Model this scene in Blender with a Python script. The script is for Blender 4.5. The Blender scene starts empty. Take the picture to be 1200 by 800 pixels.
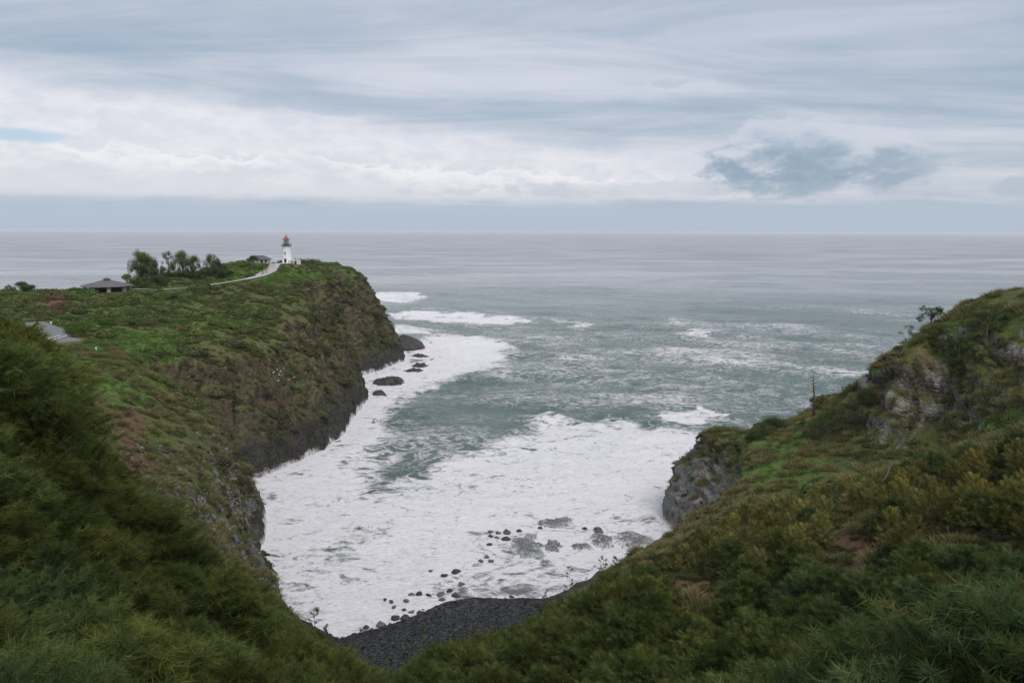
import bpy, bmesh, math, random
import numpy as np
from mathutils import Matrix, Vector
R = math.radians
random.seed(7); rng = np.random.default_rng(11)
C = bpy.context.scene.collection

# ------------------------------------------------------------------ camera
FPX, HZ, CAMZ = 870.0, 271.0, 75.0
PITCH = math.atan((400 - HZ) / FPX); ROLL = R(0.19)
cam = bpy.data.cameras.new('camera'); cam.sensor_width = 36; cam.lens = 36 * FPX / 1200
cam.clip_start = 0.3; cam.clip_end = 200000
camo = bpy.data.objects.new('camera', cam); C.objects.link(camo)
CM = Matrix.Rotation(math.pi/2 - PITCH, 3, 'X') @ Matrix.Rotation(ROLL, 3, 'Z')
camo.matrix_world = Matrix.Translation((0, 0, CAMZ)) @ CM.to_4x4()
bpy.context.scene.camera = camo
CMn = np.array(CM)

def ray(px, py):
    return CMn @ np.array([(px-600)/FPX, -(py-400)/FPX, -1.0])
def atY(px, py, Y):
    d = ray(px, py); t = Y/d[1]; return (d[0]*t, Y, CAMZ + d[2]*t)
def atZ(px, py, z=0.0):
    d = ray(px, py); t = (z-CAMZ)/d[2]; return (d[0]*t, d[1]*t, z)
def proj(x, y, z):
    p = np.stack([x, y, np.asarray(z)-CAMZ], -1) @ CMn
    return 600 + FPX*p[..., 0]/-p[..., 2], 400 - FPX*p[..., 1]/-p[..., 2]

# ------------------------------------------------------------------ node helper
class NB:
    def __init__(s, tree): s.t = tree; s.n = tree.nodes; s.l = tree.links
    def new(s, typ, **kw):
        n = s.n.new(typ)
        for k, v in kw.items(): setattr(n, k, v)
        return n
    def put(s, sock, v):
        if isinstance(v, bpy.types.NodeSocket): s.l.new(v, sock)
        elif v is not None:
            if hasattr(sock, 'default_value'):
                try: sock.default_value = v
                except Exception: sock.default_value = (*v, 1.0)
    def m(s, op, a, b=None, c=None, clamp=False):
        n = s.new('ShaderNodeMath', operation=op); n.use_clamp = clamp
        for i, v in enumerate((a, b, c)):
            if v is not None: s.put(n.inputs[i], v)
        return n.outputs[0]
    def vm(s, op, a, b=None):
        n = s.new('ShaderNodeVectorMath', operation=op); s.put(n.inputs[0], a)
        if b is not None: s.put(n.inputs[1], b)
        return n.outputs[0]
    def comb(s, x, y, z):
        n = s.new('ShaderNodeCombineXYZ'); s.put(n.inputs[0], x); s.put(n.inputs[1], y); s.put(n.inputs[2], z); return n.outputs[0]
    def sep(s, v):
        n = s.new('ShaderNodeSeparateXYZ'); s.put(n.inputs[0], v); return n.outputs
    def noise(s, vec, scale, detail=4, rough=0.55, dist=0.0, lac=2.0):
        n = s.new('ShaderNodeTexNoise'); s.put(n.inputs['Vector'], vec); n.inputs['Scale'].default_value = scale
        n.inputs['Detail'].default_value = detail; n.inputs['Roughness'].default_value = rough
        n.inputs['Distortion'].default_value = dist; n.inputs['Lacunarity'].default_value = lac
        return n.outputs[0]
    def voro(s, vec, scale, feature='F1', rnd=1.0):
        n = s.new('ShaderNodeTexVoronoi', feature=feature); s.put(n.inputs['Vector'], vec); n.inputs['Scale'].default_value = scale
        n.inputs['Randomness'].default_value = rnd; return n.outputs[0]
    def ss(s, v, lo, hi, a=0.0, b=1.0):
        n = s.new('ShaderNodeMapRange', interpolation_type='SMOOTHSTEP'); s.put(n.inputs[0], v)
        s.put(n.inputs[1], lo); s.put(n.inputs[2], hi); s.put(n.inputs[3], a); s.put(n.inputs[4], b); return n.outputs[0]
    def mix(s, f, a, b, mode='MIX'):
        n = s.new('ShaderNodeMix', data_type='RGBA', blend_type=mode); s.put(n.inputs[0], f)
        for k, v in ((6, a), (7, b)):
            if isinstance(v, tuple): v = (*v[:3], 1.0)
            s.put(n.inputs[k], v)
        return n.outputs[2]
    def attr(s, name, out='Fac'):
        n = s.new('ShaderNodeAttribute', attribute_name=name); return n.outputs[out]
    def bump(s, h, strength, dist, normal=None):
        n = s.new('ShaderNodeBump'); s.put(n.inputs['Height'], h); n.inputs['Strength'].default_value = strength
        n.inputs['Distance'].default_value = dist
        if normal: s.put(n.inputs['Normal'], normal)
        return n.outputs[0]

# ------------------------------------------------------------------ world: overcast sky
SUN_EL, SUN_AZ = R(52), R(150)          # azimuth from +Y (view direction), clockwise positive
world = bpy.data.worlds.new('World'); bpy.context.scene.world = world; world.use_nodes = True
w = NB(world.node_tree); w.n.clear()
SKS = 0.1
sky = w.new('ShaderNodeTexSky', sky_type='NISHITA'); sky.sun_disc = False
sky.sun_elevation = SUN_EL; sky.sun_rotation = SUN_AZ; sky.altitude = 80; sky.air_density = 1.2; sky.dust_density = 2.0
dirv = w.new('ShaderNodeTexCoord').outputs['Generated']
dx, dy, dz = w.sep(dirv)
az = w.m('ARCTAN2', dx, dy)
el = w.m('ARCSINE', w.m('MINIMUM', w.m('MAXIMUM', dz, -1.0), 1.0))
zc = w.m('ADD', w.m('MAXIMUM', dz, 0.0), 0.07)
pl = w.comb(w.m('DIVIDE', dx, zc), w.m('DIVIDE', dy, zc), 0.0)              # cloud deck
rot = w.new('ShaderNodeMapping'); w.put(rot.inputs[0], pl); rot.inputs['Rotation'].default_value = (0, 0, R(9)); rot.inputs['Scale'].default_value = (0.55, 1.0, 1)
deck1 = w.noise(rot.outputs[0], 0.55, 7, 0.56, 0.5)
rot2 = w.new('ShaderNodeMapping'); w.put(rot2.inputs[0], pl); rot2.inputs['Rotation'].default_value = (0, 0, R(-14)); rot2.inputs['Location'].default_value = (7.3, 3.1, 0); rot2.inputs['Scale'].default_value = (0.34, 0.9, 1)
deck2 = w.noise(rot2.outputs[0], 1.6, 8, 0.62, 0.9)
ae = w.comb(az, w.m('MULTIPLY', el, 2.2), 0.0)
puff = w.noise(ae, 9.0, 9, 0.62, 0.25)
puff2 = w.noise(w.vm('ADD', ae, (3.3, 1.7, 0.4)), 26.0, 7, 0.6, 0.3)
fine0 = w.m('ADD', w.m('MULTIPLY', puff, .6), w.m('MULTIPLY', puff2, .4))
broad = w.noise(w.vm('ADD', ae, (1.3, 5.2, 2.0)), 2.6, 3, 0.5, 0.3)
d_lo = (0.35, 0.44, 0.548); d_hi = (0.66, 0.675, 0.755)
tone = w.ss(w.m('ADD', w.m('MULTIPLY', deck1, 0.58), w.m('MULTIPLY', deck2, 0.42)), 0.365, 0.655)
col = w.mix(tone, d_lo, d_hi)
# darker towards the top of the frame, bright bank of cloud low over the sea, stronger on the left
eln = w.m('ADD', el, w.m('MULTIPLY', w.m('SUBTRACT', puff, 0.5), 0.030))
azs = w.ss(az, -0.62, 0.55)
topb = w.m('SUBTRACT', 0.175, w.m('MULTIPLY', azs, 0.085))                   # upper limit of the bright bank
bank = w.m('MULTIPLY', w.ss(w.m('ADD', eln, w.m('MULTIPLY', w.m('SUBTRACT', puff2, .5), .012)), 0.030, 0.052), w.m('SUBTRACT', 1.0, w.ss(eln, w.m('SUBTRACT', topb, 0.035), w.m('ADD', topb, 0.012))))
bright = w.mix(w.ss(puff2, 0.3, 0.65), (0.70, 0.71, 0.785), (0.83, 0.82, 0.87))
behind = w.ss(w.m('ABSOLUTE', az), 0.5, 1.2, 0.92, 0.55)
bank = w.m('MULTIPLY', bank, w.m('MULTIPLY', behind, w.ss(az, 0.05, 0.5, 1.0, 0.45)))
col = w.mix(bank, col, bright)
# puffy lit tops of the lower bank against the streaky layer behind
cum = w.m('SUBTRACT', w.m('ADD', w.m('SUBTRACT', w.m('SUBTRACT', .098, w.m('MULTIPLY', azs, .03)), el), w.m('MULTIPLY', w.m('SUBTRACT', fine0, .5), .13)), 0.0)
cumm = w.m('MULTIPLY', w.m('MULTIPLY', w.ss(cum, 0, .006), w.ss(el, .035, .05)), w.ss(az, .35, .0))
col = w.mix(w.m('MULTIPLY', cumm, .8), col, w.mix(w.ss(cum, .0, .035), (.90, .89, .92), (.69, .70, .775)))
# shaded undersides in the bank
under = w.m('MULTIPLY', w.m('MULTIPLY', bank, w.ss(fine0, 0.47, 0.60)), w.ss(el, 0.17, 0.05))
col = w.mix(w.m('MULTIPLY', under, 0.5), col, (0.60, 0.63, 0.72))
# blue grey veil on the horizon
veil = w.ss(w.m('ADD', el, w.m('MULTIPLY', w.m('SUBTRACT', puff, 0.5), 0.012)), 0.050, 0.022)
col = w.mix(veil, col, (0.445, 0.535, 0.645))
def blob(azc, elc, ra, re, amp=1.1, lo=0.45, hi=0.7, nz=None):
    a = w.m('DIVIDE', w.m('SUBTRACT', w.m('ADD', az, w.m('MULTIPLY', w.m('SUBTRACT', puff2, .5), ra*.8)), azc), ra); b = w.m('DIVIDE', w.m('SUBTRACT', el, elc), re)
    r2 = w.m('ADD', w.m('MULTIPLY', a, a), w.m('MULTIPLY', b, b))
    g = w.m('SUBTRACT', 1.0, w.m('MULTIPLY', r2, 0.5))
    v = w.m('ADD', g, w.m('MULTIPLY', w.m('SUBTRACT', nz or puff, 0.5), amp * 2))
    return w.ss(v, lo, hi)
# big dark cumulus with lit rim
fine = w.m('ADD', w.m('MULTIPLY', puff, 0.55), w.m('MULTIPLY', puff2, 0.45))
rimA = blob(0.375, 0.094, 0.150, 0.046, 1.15, 0.45, 0.70, fine)
coreA = blob(0.345, 0.080, 0.092, 0.044, 1.15, 0.38, 0.95, fine)
coreB = blob(0.465, 0.074, 0.062, 0.027, 1.5, 0.38, 1.0, fine)
shade = w.ss(w.m('ADD', w.m('SUBTRACT', 0.115, el), w.m('MULTIPLY', w.m('SUBTRACT', puff2, .5), .10)), -0.02, 0.045)
col = w.mix(w.m('MULTIPLY', rimA, 0.55), col, (0.66, 0.68, 0.76))
dk = w.mix(shade, (0.44, 0.52, 0.63), (0.265, 0.36, 0.475))
col = w.mix(w.m('MULTIPLY', coreA, 0.95), col, dk)
col = w.mix(w.m('MULTIPLY', coreB, 0.8), col, dk)
for (a_, e_, ra, re, k) in ((0.475, 0.140, 0.028, 0.014, 0.6), (0.60, 0.050, 0.045, 0.012, 0.6), (0.16, 0.055, 0.30, 0.012, 0.35), (-0.1, 0.155, 0.30, 0.014, 0.45), (0.33, 0.185, 0.16, 0.012, 0.4)):
    col = w.mix(w.m('MULTIPLY', blob(a_, e_, ra, re, 1.3, 0.45, 0.85, fine), k), col, (0.39, 0.475, 0.58))
# thin gap of clear sky on the left
gap = blob(-0.585, 0.103, 0.085, 0.0085, 1.0, 0.40, 0.95, fine)
sc_ = w.new('ShaderNodeVectorMath', operation='SCALE'); w.put(sc_.inputs[0], sky.outputs[0]); sc_.inputs['Scale'].default_value = SKS
clear = w.mix(0.85, sc_.outputs[0], (0.40, 0.60, 0.78))
col = w.mix(w.m('MULTIPLY', gap, 0.75), col, clear)
# the deck is thin: some of the sky above comes through it
col = w.mix(0.10, col, sc_.outputs[0])
fin = w.new('ShaderNodeVectorMath', operation='SCALE'); w.put(fin.inputs[0], col); fin.inputs['Scale'].default_value = 1.0/SKS
bg = w.new('ShaderNodeBackground'); w.put(bg.inputs[0], fin.outputs[0]); bg.inputs[1].default_value = SKS
wo = w.new('ShaderNodeOutputWorld'); w.l.new(bg.outputs[0], wo.inputs[0])
world.cycles.sampling_method = 'MANUAL'; world.cycles.sample_map_resolution = 512

sun = bpy.data.lights.new('sun', 'SUN'); sun.energy = 1.5; sun.angle = R(30); sun.color = (1.0, 0.96, 0.92)
suno = bpy.data.objects.new('sun', sun); C.objects.link(suno)
sd = Vector((math.sin(SUN_AZ)*math.cos(SUN_EL), math.cos(SUN_AZ)*math.cos(SUN_EL), math.sin(SUN_EL)))
suno.rotation_euler = sd.to_track_quat('Z', 'Y').to_euler()
scn = bpy.context.scene
scn.view_settings.view_transform = 'Standard'; scn.view_settings.look = 'None'
scn.view_settings.exposure = 0.09; scn.view_settings.gamma = 1.0; scn.view_settings.use_curve_mapping = False
scn.cycles.max_bounces = 6; scn.cycles.diffuse_bounces = 3; scn.cycles.glossy_bounces = 2; scn.cycles.volume_bounces = 2
scn.cycles.transparent_max_bounces = 8; scn.cycles.use_denoising = True

# ------------------------------------------------------------------ numpy noise
_p = rng.permutation(256); _p = np.concatenate([_p, _p, _p])
_g = rng.normal(size=(256, 3)); _g /= np.linalg.norm(_g, axis=1)[:, None]
def perlin(x, y, z):
    x, y, z = np.broadcast_arrays(np.asarray(x, float), np.asarray(y, float), np.asarray(z, float))
    xi, yi, zi = np.floor(x).astype(int), np.floor(y).astype(int), np.floor(z).astype(int)
    xf, yf, zf = x-xi, y-yi, z-zi
    f = lambda t: t*t*t*(t*(t*6-15)+10)
    u, v, ww = f(xf), f(yf), f(zf)
    out = 0
    for a in (0, 1):
        for b in (0, 1):
            for c in (0, 1):
                g = _g[_p[_p[_p[(xi+a) & 255] + ((yi+b) & 255)] + ((zi+c) & 255)]]
                d = g[..., 0]*(xf-a) + g[..., 1]*(yf-b) + g[..., 2]*(zf-c)
                out = out + d*(u if a else 1-u)*(v if b else 1-v)*(ww if c else 1-ww)
    return out*1.5
def fbm(x, y, z, s, o=4, g=0.5):
    r = 0; a = 1.0; t = 0
    for i in range(o):
        r = r + a*perlin(x/s+i*17.3, y/s+i*5.1, z/s+i*9.7); t += a; a *= g; s = s/2.03
    return r/t
def ridged(x, y, z, s, o=4, g=0.5):
    r = 0; a = 1.0; t = 0
    for i in range(o):
        r = r + a*(1-np.abs(perlin(x/s+i*7.3, y/s+i*15.1, z/s+i*3.7))*2); t += a; a *= g; s = s/2.03
    return r/t
def sst(x, a, b):
    t = np.clip((x-a)/(b-a), 0, 1); return t*t*(3-2*t)

# ------------------------------------------------------------------ terrain height
px0 = lambda a, b: atZ(a, b)[:2]
COAST = [  # x, y, steepness (small = steep)
 (700, -300, 1), (700, 330, .8), (330, 262, .8), (250, 246, .8), (180, 242, .7), (130, 230, .6), (90, 222, .5), (66, 213, .45),
 (54, 208, .45), (*px0(775, 592), .55), (*px0(779, 607), .6), (*px0(800, 630), .7), (47, 172, .6), (44, 161, .6), (34, 154, .8), (22, 149.5, 1),
 (*px0(640, 705), 1), (*px0(560, 703), 1), (*px0(525, 710), 1), (*px0(480, 727), 1), (*px0(440, 743), 1), (*px0(400, 755), 1),
 (*px0(345, 735), .7), (*px0(328, 710), .7), (*px0(311, 680), .7), (*px0(302, 650), .7), (*px0(313, 622), .7), (*px0(311, 603), .7),
 (-77, 208, .8), (-88, 215, .9), (*px0(284, 567), 1), (*px0(320, 554), 1.05), (*px0(380, 527), 1.05), (*px0(402, 512), 1.05), (*px0(413, 492), 1),
 (*px0(432, 468), .9), (*px0(428, 458), .8), (*px0(411, 444), .8), (*px0(440, 436), .75), (*px0(474, 423), .7), (*px0(468, 410), .7),
 (-78, 478, .6), (-92, 500, .6), (-125, 500, .6), (-160, 470, .7), (-200, 430, .8), (-260, 390, 1), (-320, 370, 1), (-420, 360, 1), (-700, 340, 1), (-900, 200, 1), (-900, -300, 1)]
CO = np.array(COAST)
def coast_sd(x, y):
    x = np.asarray(x, float); y = np.asarray(y, float)
    best = np.full(x.shape, 1e18); kk = np.ones(x.shape); inside = np.zeros(x.shape, bool)
    n = len(CO)
    for i in range(n):
        ax, ay, ak = CO[i]; bx, by, bk = CO[(i+1) % n]
        ex, ey = bx-ax, by-ay
        t = np.clip(((x-ax)*ex+(y-ay)*ey)/(ex*ex+ey*ey), 0, 1)
        d = (x-ax-t*ex)**2 + (y-ay-t*ey)**2
        m = d < best; best = np.where(m, d, best); kk = np.where(m, ak+(bk-ak)*t, kk)
        if abs(ey) > 1e-9:
            c = ((ay > y) != (by > y)) & (x < (bx-ax)*(y-ay)/(by-ay)+ax)
            inside ^= c
    return np.where(inside, 1, -1)*np.sqrt(best), kk
PXC = [(0,345,300),(60,343,305),(100,343,312),(150,342,320),(190,341,328),(235,337,334),(262,333,345),(300,325,372),(320,318,388),(336,311,402),
 (302,310,412),(280,308,402),(262,312,388),(200,326,355),(165,332,345),(370,307,430),(388,309,440),(405,314,450),(418,322,458),(350,310,424),(230,322,368),
 (100,362,262),(62,355,272),(0,385,230),(65,395,215),(50,388,222),(80,402,210),(45,410,200),(150,385,240),(20,400,212),
 (100,430,185),(160,435,188),(120,480,150),(60,450,160),(142,520,130),(172,560,116),(200,590,112),(215,480,185),(190,400,236),
 (832,512,193),(826,545,196),(900,560,146),(930,520,160),(940,492,176),(975,485,174),(1010,452,170),(1050,412,166),(1072,404,167),(1090,395,166),(1140,352,163),(1200,337,160),
 (1100,540,116),(1150,430,142),(1060,436,151),(1060,492,148.6),(1020,446,160),(1018,486,157.5),(1110,424,150),(1110,486,147),(1150,470,140),(870,590,136),(820,560,160),(870,520,172)]
WC = [(-41,60,62),(-62,80,56),(-50,72,55),(-80,110,44),(-30,35,63),(-20,20,62),(-20,60,40),(-30,90,22),(-40,110,20),(-44,125,9),(-36,125,3.5),(-29,124,2.8),(-41,118,13),(-52,126,21),(-33,110,11),(-40,126,4),(-24,105,8),(-17,100,10),(-19,92,15),(-35,80,32),(-48,95,36),
 (-100,60,64),(-150,120,56),(-200,180,52),(-260,250,49),(-330,300,45),(-300,360,38),(-200,370,42),(-170,420,45),(-400,100,60),
 (0,0,72.6),(0,-40,78),(-40,-20,78),(40,-20,80),(0,8,63),(0,30,44),(0,60,26),(-2,90,15),(-8,119,4.5),(-15,128,2.6),(-12,141,1.4),(-22,135,1.2),(6,142,1.6),(9,128,5),
 (14,20,60),(21,30,52),(46,80,38),(39,85,33),(22,95,26),(19,118,20),(5,105,13),(33,125,22),(44,128,23),(55,118,32),(70,108,40),(18,60,33),(38,55,42),
 (150,150,74),(100,110,53),(100,60,62),(60,40,58),(110,0,80),(150,190,62),(250,150,80),(250,210,66),(300,0,82),(-300,-50,80),(25,138,10.5),(16,140,4.5),(46,150,20),(60,205,14),(70,195,19),(84,198,24),(98,198,32),(112,194,43),(75,184,25)]
CP = np.array([atY(*p) for p in PXC] + [tuple(map(float, p)) for p in WC])
_c = 3.5
_K = np.sqrt(((CP[:, None, :2]-CP[None, :, :2])**2).sum(-1) + _c*_c) - np.eye(len(CP))*0.3
_A = np.block([[-_K, np.c_[CP[:, :2]/100, np.ones(len(CP))]], [np.c_[CP[:, :2]/100, np.ones(len(CP))].T, np.zeros((3, 3))]])
_W = np.linalg.solve(_A, np.r_[CP[:, 2], 0, 0, 0])
def htop(x, y):
    r = _W[-3]*x/100 + _W[-2]*y/100 + _W[-1]
    for (cx, cy, _), ww in zip(CP, _W): r = r - ww*np.sqrt((x-cx)**2+(y-cy)**2+_c*_c)
    return r
PD = np.array([-30, -8, -2, 0, 1.2, 3.5, 7, 11, 17, 25, 35, 50, 70, 300.]); PH = np.array([-12, -8, -3, -.6, 4, 9, 13.5, 19, 28, 38, 47, 56, 66, 220.])
# roads and paths (world polylines): terrain is smoothed under them
def wl(pts): return [atY(*p) for p in pts]
PATH = wl([(100,342.5,316),(165,341.5,326),(200,340,330),(235,336.5,335),(262,332.5,346),(290,328,362),(305,324,374),(318,317.5,390),(330,312.5,400),(343,311,404)])
ROAD = wl([(0,404,208),(30,404,208),(45,402,209),(62,397,213),(72,398,212),(83,401,209)])
ROAD2 = wl([(62,397,213),(56,388,222),(48,383,228),(40,378,236)])
def pdist(x, y, pts):
    b = np.full(np.shape(x), 1e9); z = np.zeros(np.shape(x))
    for (ax, ay, az_), (bx, by, bz) in zip(pts[:-1], pts[1:]):
        ex, ey = bx-ax, by-ay; t = np.clip(((x-ax)*ex+(y-ay)*ey)/(ex*ex+ey*ey), 0, 1)
        d = np.hypot(x-ax-t*ex, y-ay-t*ey); m = d < b; b = np.where(m, d, b); z = np.where(m, az_+(bz-az_)*t, z)
    return b, z
LH = atY(336.5, 309.5, 402); PAV = atY(126, 341, 319); HSE = atY(304, 308.5, 414)
PADS = [(LH[0]+1, LH[1], 9, LH[2]), (PAV[0], PAV[1], 14, PAV[2]), (HSE[0], HSE[1], 11, HSE[2])]
def height(x, y, want=False):
    d0, k = coast_sd(x, y)
    gul = fbm(x, y, 3.0, 30, 3)*7 + ridged(x*1.6, y*.6, 1.0, 16, 2)*2.2
    d = d0 + gul*sst(d0, 4, 26) + fbm(x, y, 8.0, 9, 3)*2.6*sst(d0, -1, 3)
    P = np.interp(d/k, PD, PH)
    T = htop(x, y)
    beach = sst(14-T, 0, 9)*sst(x, -42, -36)*sst(14-x, 0, 9)*sst(y, 95, 110)*sst(175-y, 0, 10)
    T = T + (fbm(x, y, 0.5, 14, 4)*1.5 + fbm(x, y, 5.5, 3.2, 2)*.25 + (ridged(x*.35, y+.35*x, 2.0, 9, 3)-.5)*1.5*sst(-x, 40, 60)*sst(y, 140, 170))*(1-beach) + fbm(x, y, 2.5, 5, 3)*.35*beach
    s = 5.0*(1-beach)+1.0*beach
    hh = np.clip(.5+.5*(P-T)/s, 0, 1)
    h = P*(1-hh)+T*hh - s*hh*(1-hh)
    for pts, wd in ((PATH, 3.2), (ROAD, 4.6), (ROAD2, 4.6)):
        dd, zz = pdist(x, y, pts); f = 1-sst(dd, wd, wd+5); h = h*(1-f)+zz*f
    for cx, cy, r, z in PADS:
        f = 1-sst(np.hypot(x-cx, y-cy), r, r+5); h = h*(1-f)+z*f
    h = np.where(h > 74, 74+(h-74)*.25, h)
    return (h, d0, k, beach) if want else h

ys = np.r_[np.arange(-45, 172, .85), np.arange(172, 260, .8), np.arange(260, 525, 1.0)]
NC = 690
def xr(y):
    lo = -np.clip(.95*max(y, 0)+70, 0, 430); t = float(sst(np.array(y), 236., 330.))
    return lo, (min(.95*max(y, 0)+70, 300))*(1-t) + -45*t
X = np.zeros((len(ys), NC)); Y = np.repeat(ys[:, None], NC, 1)
S = np.linspace(0, 1, 900)
for j0 in range(0, len(ys), 3):
    js = range(j0, min(j0+3, len(ys)))
    lo, hi = xr(ys[j0]); xx = lo + S*(hi-lo)
    hh_ = height(xx, np.full_like(xx, ys[j0]))
    dh = np.gradient(hh_, xx)
    wgt = np.sqrt(1+2.2*np.clip(np.abs(dh), 0, 6)**2)*(1+2.0*np.exp(-((xx+30)/ (60+.35*ys[j0]))**2))*np.where(hh_ < -3, .25, 1)
    wgt = np.convolve(np.pad(wgt, 12, mode='edge'), np.ones(25)/25, 'valid')
    cs = np.cumsum(wgt); cs = (cs-cs[0])/(cs[-1]-cs[0])
    row = np.interp(np.linspace(0, 1, NC), cs, S)
    for j in js:
        l2, h2 = xr(ys[j]); X[j] = l2 + row*(h2-l2)
for _ in range(3):                                            # even out columns between rows
    X[1:-1] = (X[:-2]+2*X[1:-1]+X[2:])/4
H, D0, KK, BEA = height(X, Y, True)
P3 = np.stack([X, Y, H], -1)
def gnorm(P):
    a = np.gradient(P, axis=1); b = np.gradient(P, axis=0); n = np.cross(a, b); return n/np.maximum(np.linalg.norm(n, axis=-1, keepdims=True), 1e-9)
Nn = gnorm(P3); steep = 1-Nn[..., 2]
# crags: push the steep ground in and out
rockm = sst(steep, .22, .5)*(1-BEA)
near_pad = np.ones_like(H)
q = P3
strata = np.sin((q[..., 2]*1.0 + fbm(q[..., 0], q[..., 1], q[..., 2], 14, 3)*7)*1.9)
rightspur = sst(X, 20, 45)*sst(Y, 130, 150)
dsp = ridged(q[..., 0], q[..., 1], q[..., 2]*.7, 11, 5, .55)*2.2 - 1.1 + fbm(q[..., 0], q[..., 1], q[..., 2]*.5, 3.2, 3, .6)*1.3 + strata*(.25+.3*rightspur)
dsp = dsp + (ridged(q[..., 0]*1.2, q[..., 1]*1.2, q[..., 2]*.22, 7, 4, .55)-.6)*1.9*sst(-X, 45, 58)*sst(steep, .3, .5)*sst(H, 4, 12)
dsp = dsp*rockm*sst(H, -3, 3)
for pts in (PATH, ROAD, ROAD2):
    dd, _ = pdist(X, Y, pts); dsp *= sst(dd, 5, 9)
P3 = P3 + Nn*dsp[..., None]
Nn = gnorm(P3); steep = 1-Nn[..., 2]
X2, Y2, Z2 = P3[..., 0], P3[..., 1], P3[..., 2]

# surface kinds, in real colours (linear)
def L(*c): return np.array(c)
n1 = fbm(X2, Y2, Z2, 22, 4); n2 = fbm(X2+300, Y2, Z2, 9, 4, .6); n3 = fbm(X2, Y2+500, Z2, 3.0, 3, .6); n4 = fbm(X2*.8-200, Y2+100, Z2, 34, 3)
def mixc(c, t, k): return c*(1-t[..., None]) + k*t[..., None]
col3 = np.zeros(P3.shape) + L(.118, .132, .045)
col3 = mixc(col3, sst(n1+.5*n2, -.05, .35), L(.105, .180, .042))           # lush ground cover
col3 = mixc(col3, sst(n2-.3*n1, .08, .35)*.8, L(.072, .088, .034))         # dark scrub
col3 = mixc(col3, sst(n4+.6*n3, .05, .35)*sst(steep, .05, .2)*.75, L(.19, .14, .070))  # dry grass on slopes
col3 = mixc(col3, sst(n3+n2*.7-.2, .12, .3)*.85, L(.165, .10, .065))         # bare red earth
pxx, pyy = proj(X2, np.maximum(Y2, 5), Z2)
def spot(cx, cy, rx, ry, yl, yh, ang=0):
    c, s_ = math.cos(ang), math.sin(ang); u = ((pxx-cx)*c+(pyy-cy)*s_)/rx; v = (-(pxx-cx)*s_+(pyy-cy)*c)/ry
    return (1-sst(u*u+v*v + n3*1.2, .5, 1.2))*((Y2 > yl) & (Y2 < yh))
rock = sst(steep + .25*n3 + .1*n2 + .10*sst(-X2, 50, 60)*sst(Y2, 190, 215), .42, .60)
low = sst(Z2+5*n2+4*n3, 30, 14)*sst(steep, .15, .35)
nsp = sst(X2, -80, -66)*sst(Y2, 100, 115)*(1-sst(Y2, 176, 190))*(1-sst(X2, -36, -30))*sst(n2+.5*n3, -.12, .12)*sst(steep, .08, .2)
rock = np.maximum(np.maximum(rock, nsp*.75), low*.85)*(1-BEA)
rcol = mixc(np.zeros(P3.shape)+L(.078, .068, .056), sst(n3, -.2, .25)*.75, L(.155, .118, .080))
rcol = mixc(rcol, rightspur*sst(n2+n3+.1, -.1, .25)*.8, L(.21, .195, .17))
nearspur = sst(X2, -75, -62)*sst(Y2, 100, 112)*(1-sst(Y2, 175, 190))
rcol = mixc(rcol, (nearspur*sst(n3+.3*n2, .12, .3))*.8, L(.30, .29, .27))
patch = fbm(X2, Y2, Z2*1.5, 7, 3, .6)
col3 = mixc(col3, rock*(1-.45*sst(patch, .0, .3)), rcol)
br = sst(Z2, 9, 15)*(1-sst(Z2+6*n2, 30, 44))*sst(X2, -120, -100)*sst(Y2, 205, 235)*(1-.5*sst(Y2, 335, 350))*sst(steep, .15, .35)*(.45+.55*sst(n3+.5*n2, -.2, .15))
col3 = mixc(col3, br*.75, L(.185, .140, .075))                              # ochre cliff vegetation
face = sst(steep, .10, .28)*sst(Y2, 190, 220)*sst(-X2, 52, 60)*(.45+.55*sst(n2+.6*n3, -.25, .1))
col3 = mixc(col3, face*.72, L(.105, .082, .050))
col3 = mixc(col3, face*sst(n3-.4*n1, .0, .25)*.7, L(.060, .052, .042))
for a in ((112, 468, 34, 9, 120, 200), (150, 500, 22, 30, 100, 165), (160, 545, 26, 14, 90, 150), (62, 352, 14, 16, 220, 300), (95, 402, 14, 4, 190, 240), (1000, 640, 32, 30, 60, 110), (795, 690, 50, 16, 80, 130)):
    col3 = mixc(col3, spot(*a)*.9, L(.17, .095, .065))
for a in ((135, 440, 66, 40, 145, 215), (165, 405, 50, 20, 190, 250), (100, 480, 20, 6, 120, 170), (120, 405, 60, 10, 190, 230), (915, 540, 55, 36, 130, 185), (330, 322, 60, 10, 340, 430), (265, 318, 30, 12, 350, 430)):
    col3 = mixc(col3, spot(*a)*.85, L(.115, .185, .045))
for a in ((1056, 470, 30, 26, 140, 165), (1095, 440, 22, 12, 140, 165), (1015, 440, 14, 16, 140, 175), (1085, 478, 26, 12, 140, 160)):
    col3 = mixc(col3, spot(*a)*sst(n3+.4*n2, -.15, .15), L(.30, .28, .245))
gray = rightspur*(1-sst(Z2+4*n3+3*n2, 15, 21))*sst(steep, .06, .2)*(1-sst(X2, 58, 70))*sst(Y2, 156, 164)
col3 = mixc(col3, gray, L(.27, .258, .235)+.09*(n3+n2)[..., None])
wet = (1-sst(Z2+9*n2+5*n3+4*n1, 5, 15))*(1-BEA)*(1-rightspur)
col3 = mixc(col3, wet*.85, L(.045, .045, .041)+.02*n3[..., None])
col3 = mixc(col3, rightspur*(1-sst(Z2, .8, 3.2)), L(.24, .19, .175))
fmr = (1-BEA)*sst(Y2, 148, 156)*sst(5+0*Z2-Z2*.4, 0, 3)
bch = np.maximum(BEA*(1-sst(Z2, 7, 12)), 0)
col3 = mixc(col3, bch, L(.060, .062, .066)+ .02*n3[..., None])
col3 = np.clip(col3*(1+.25*n3[..., None]), .01, 1)

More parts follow.
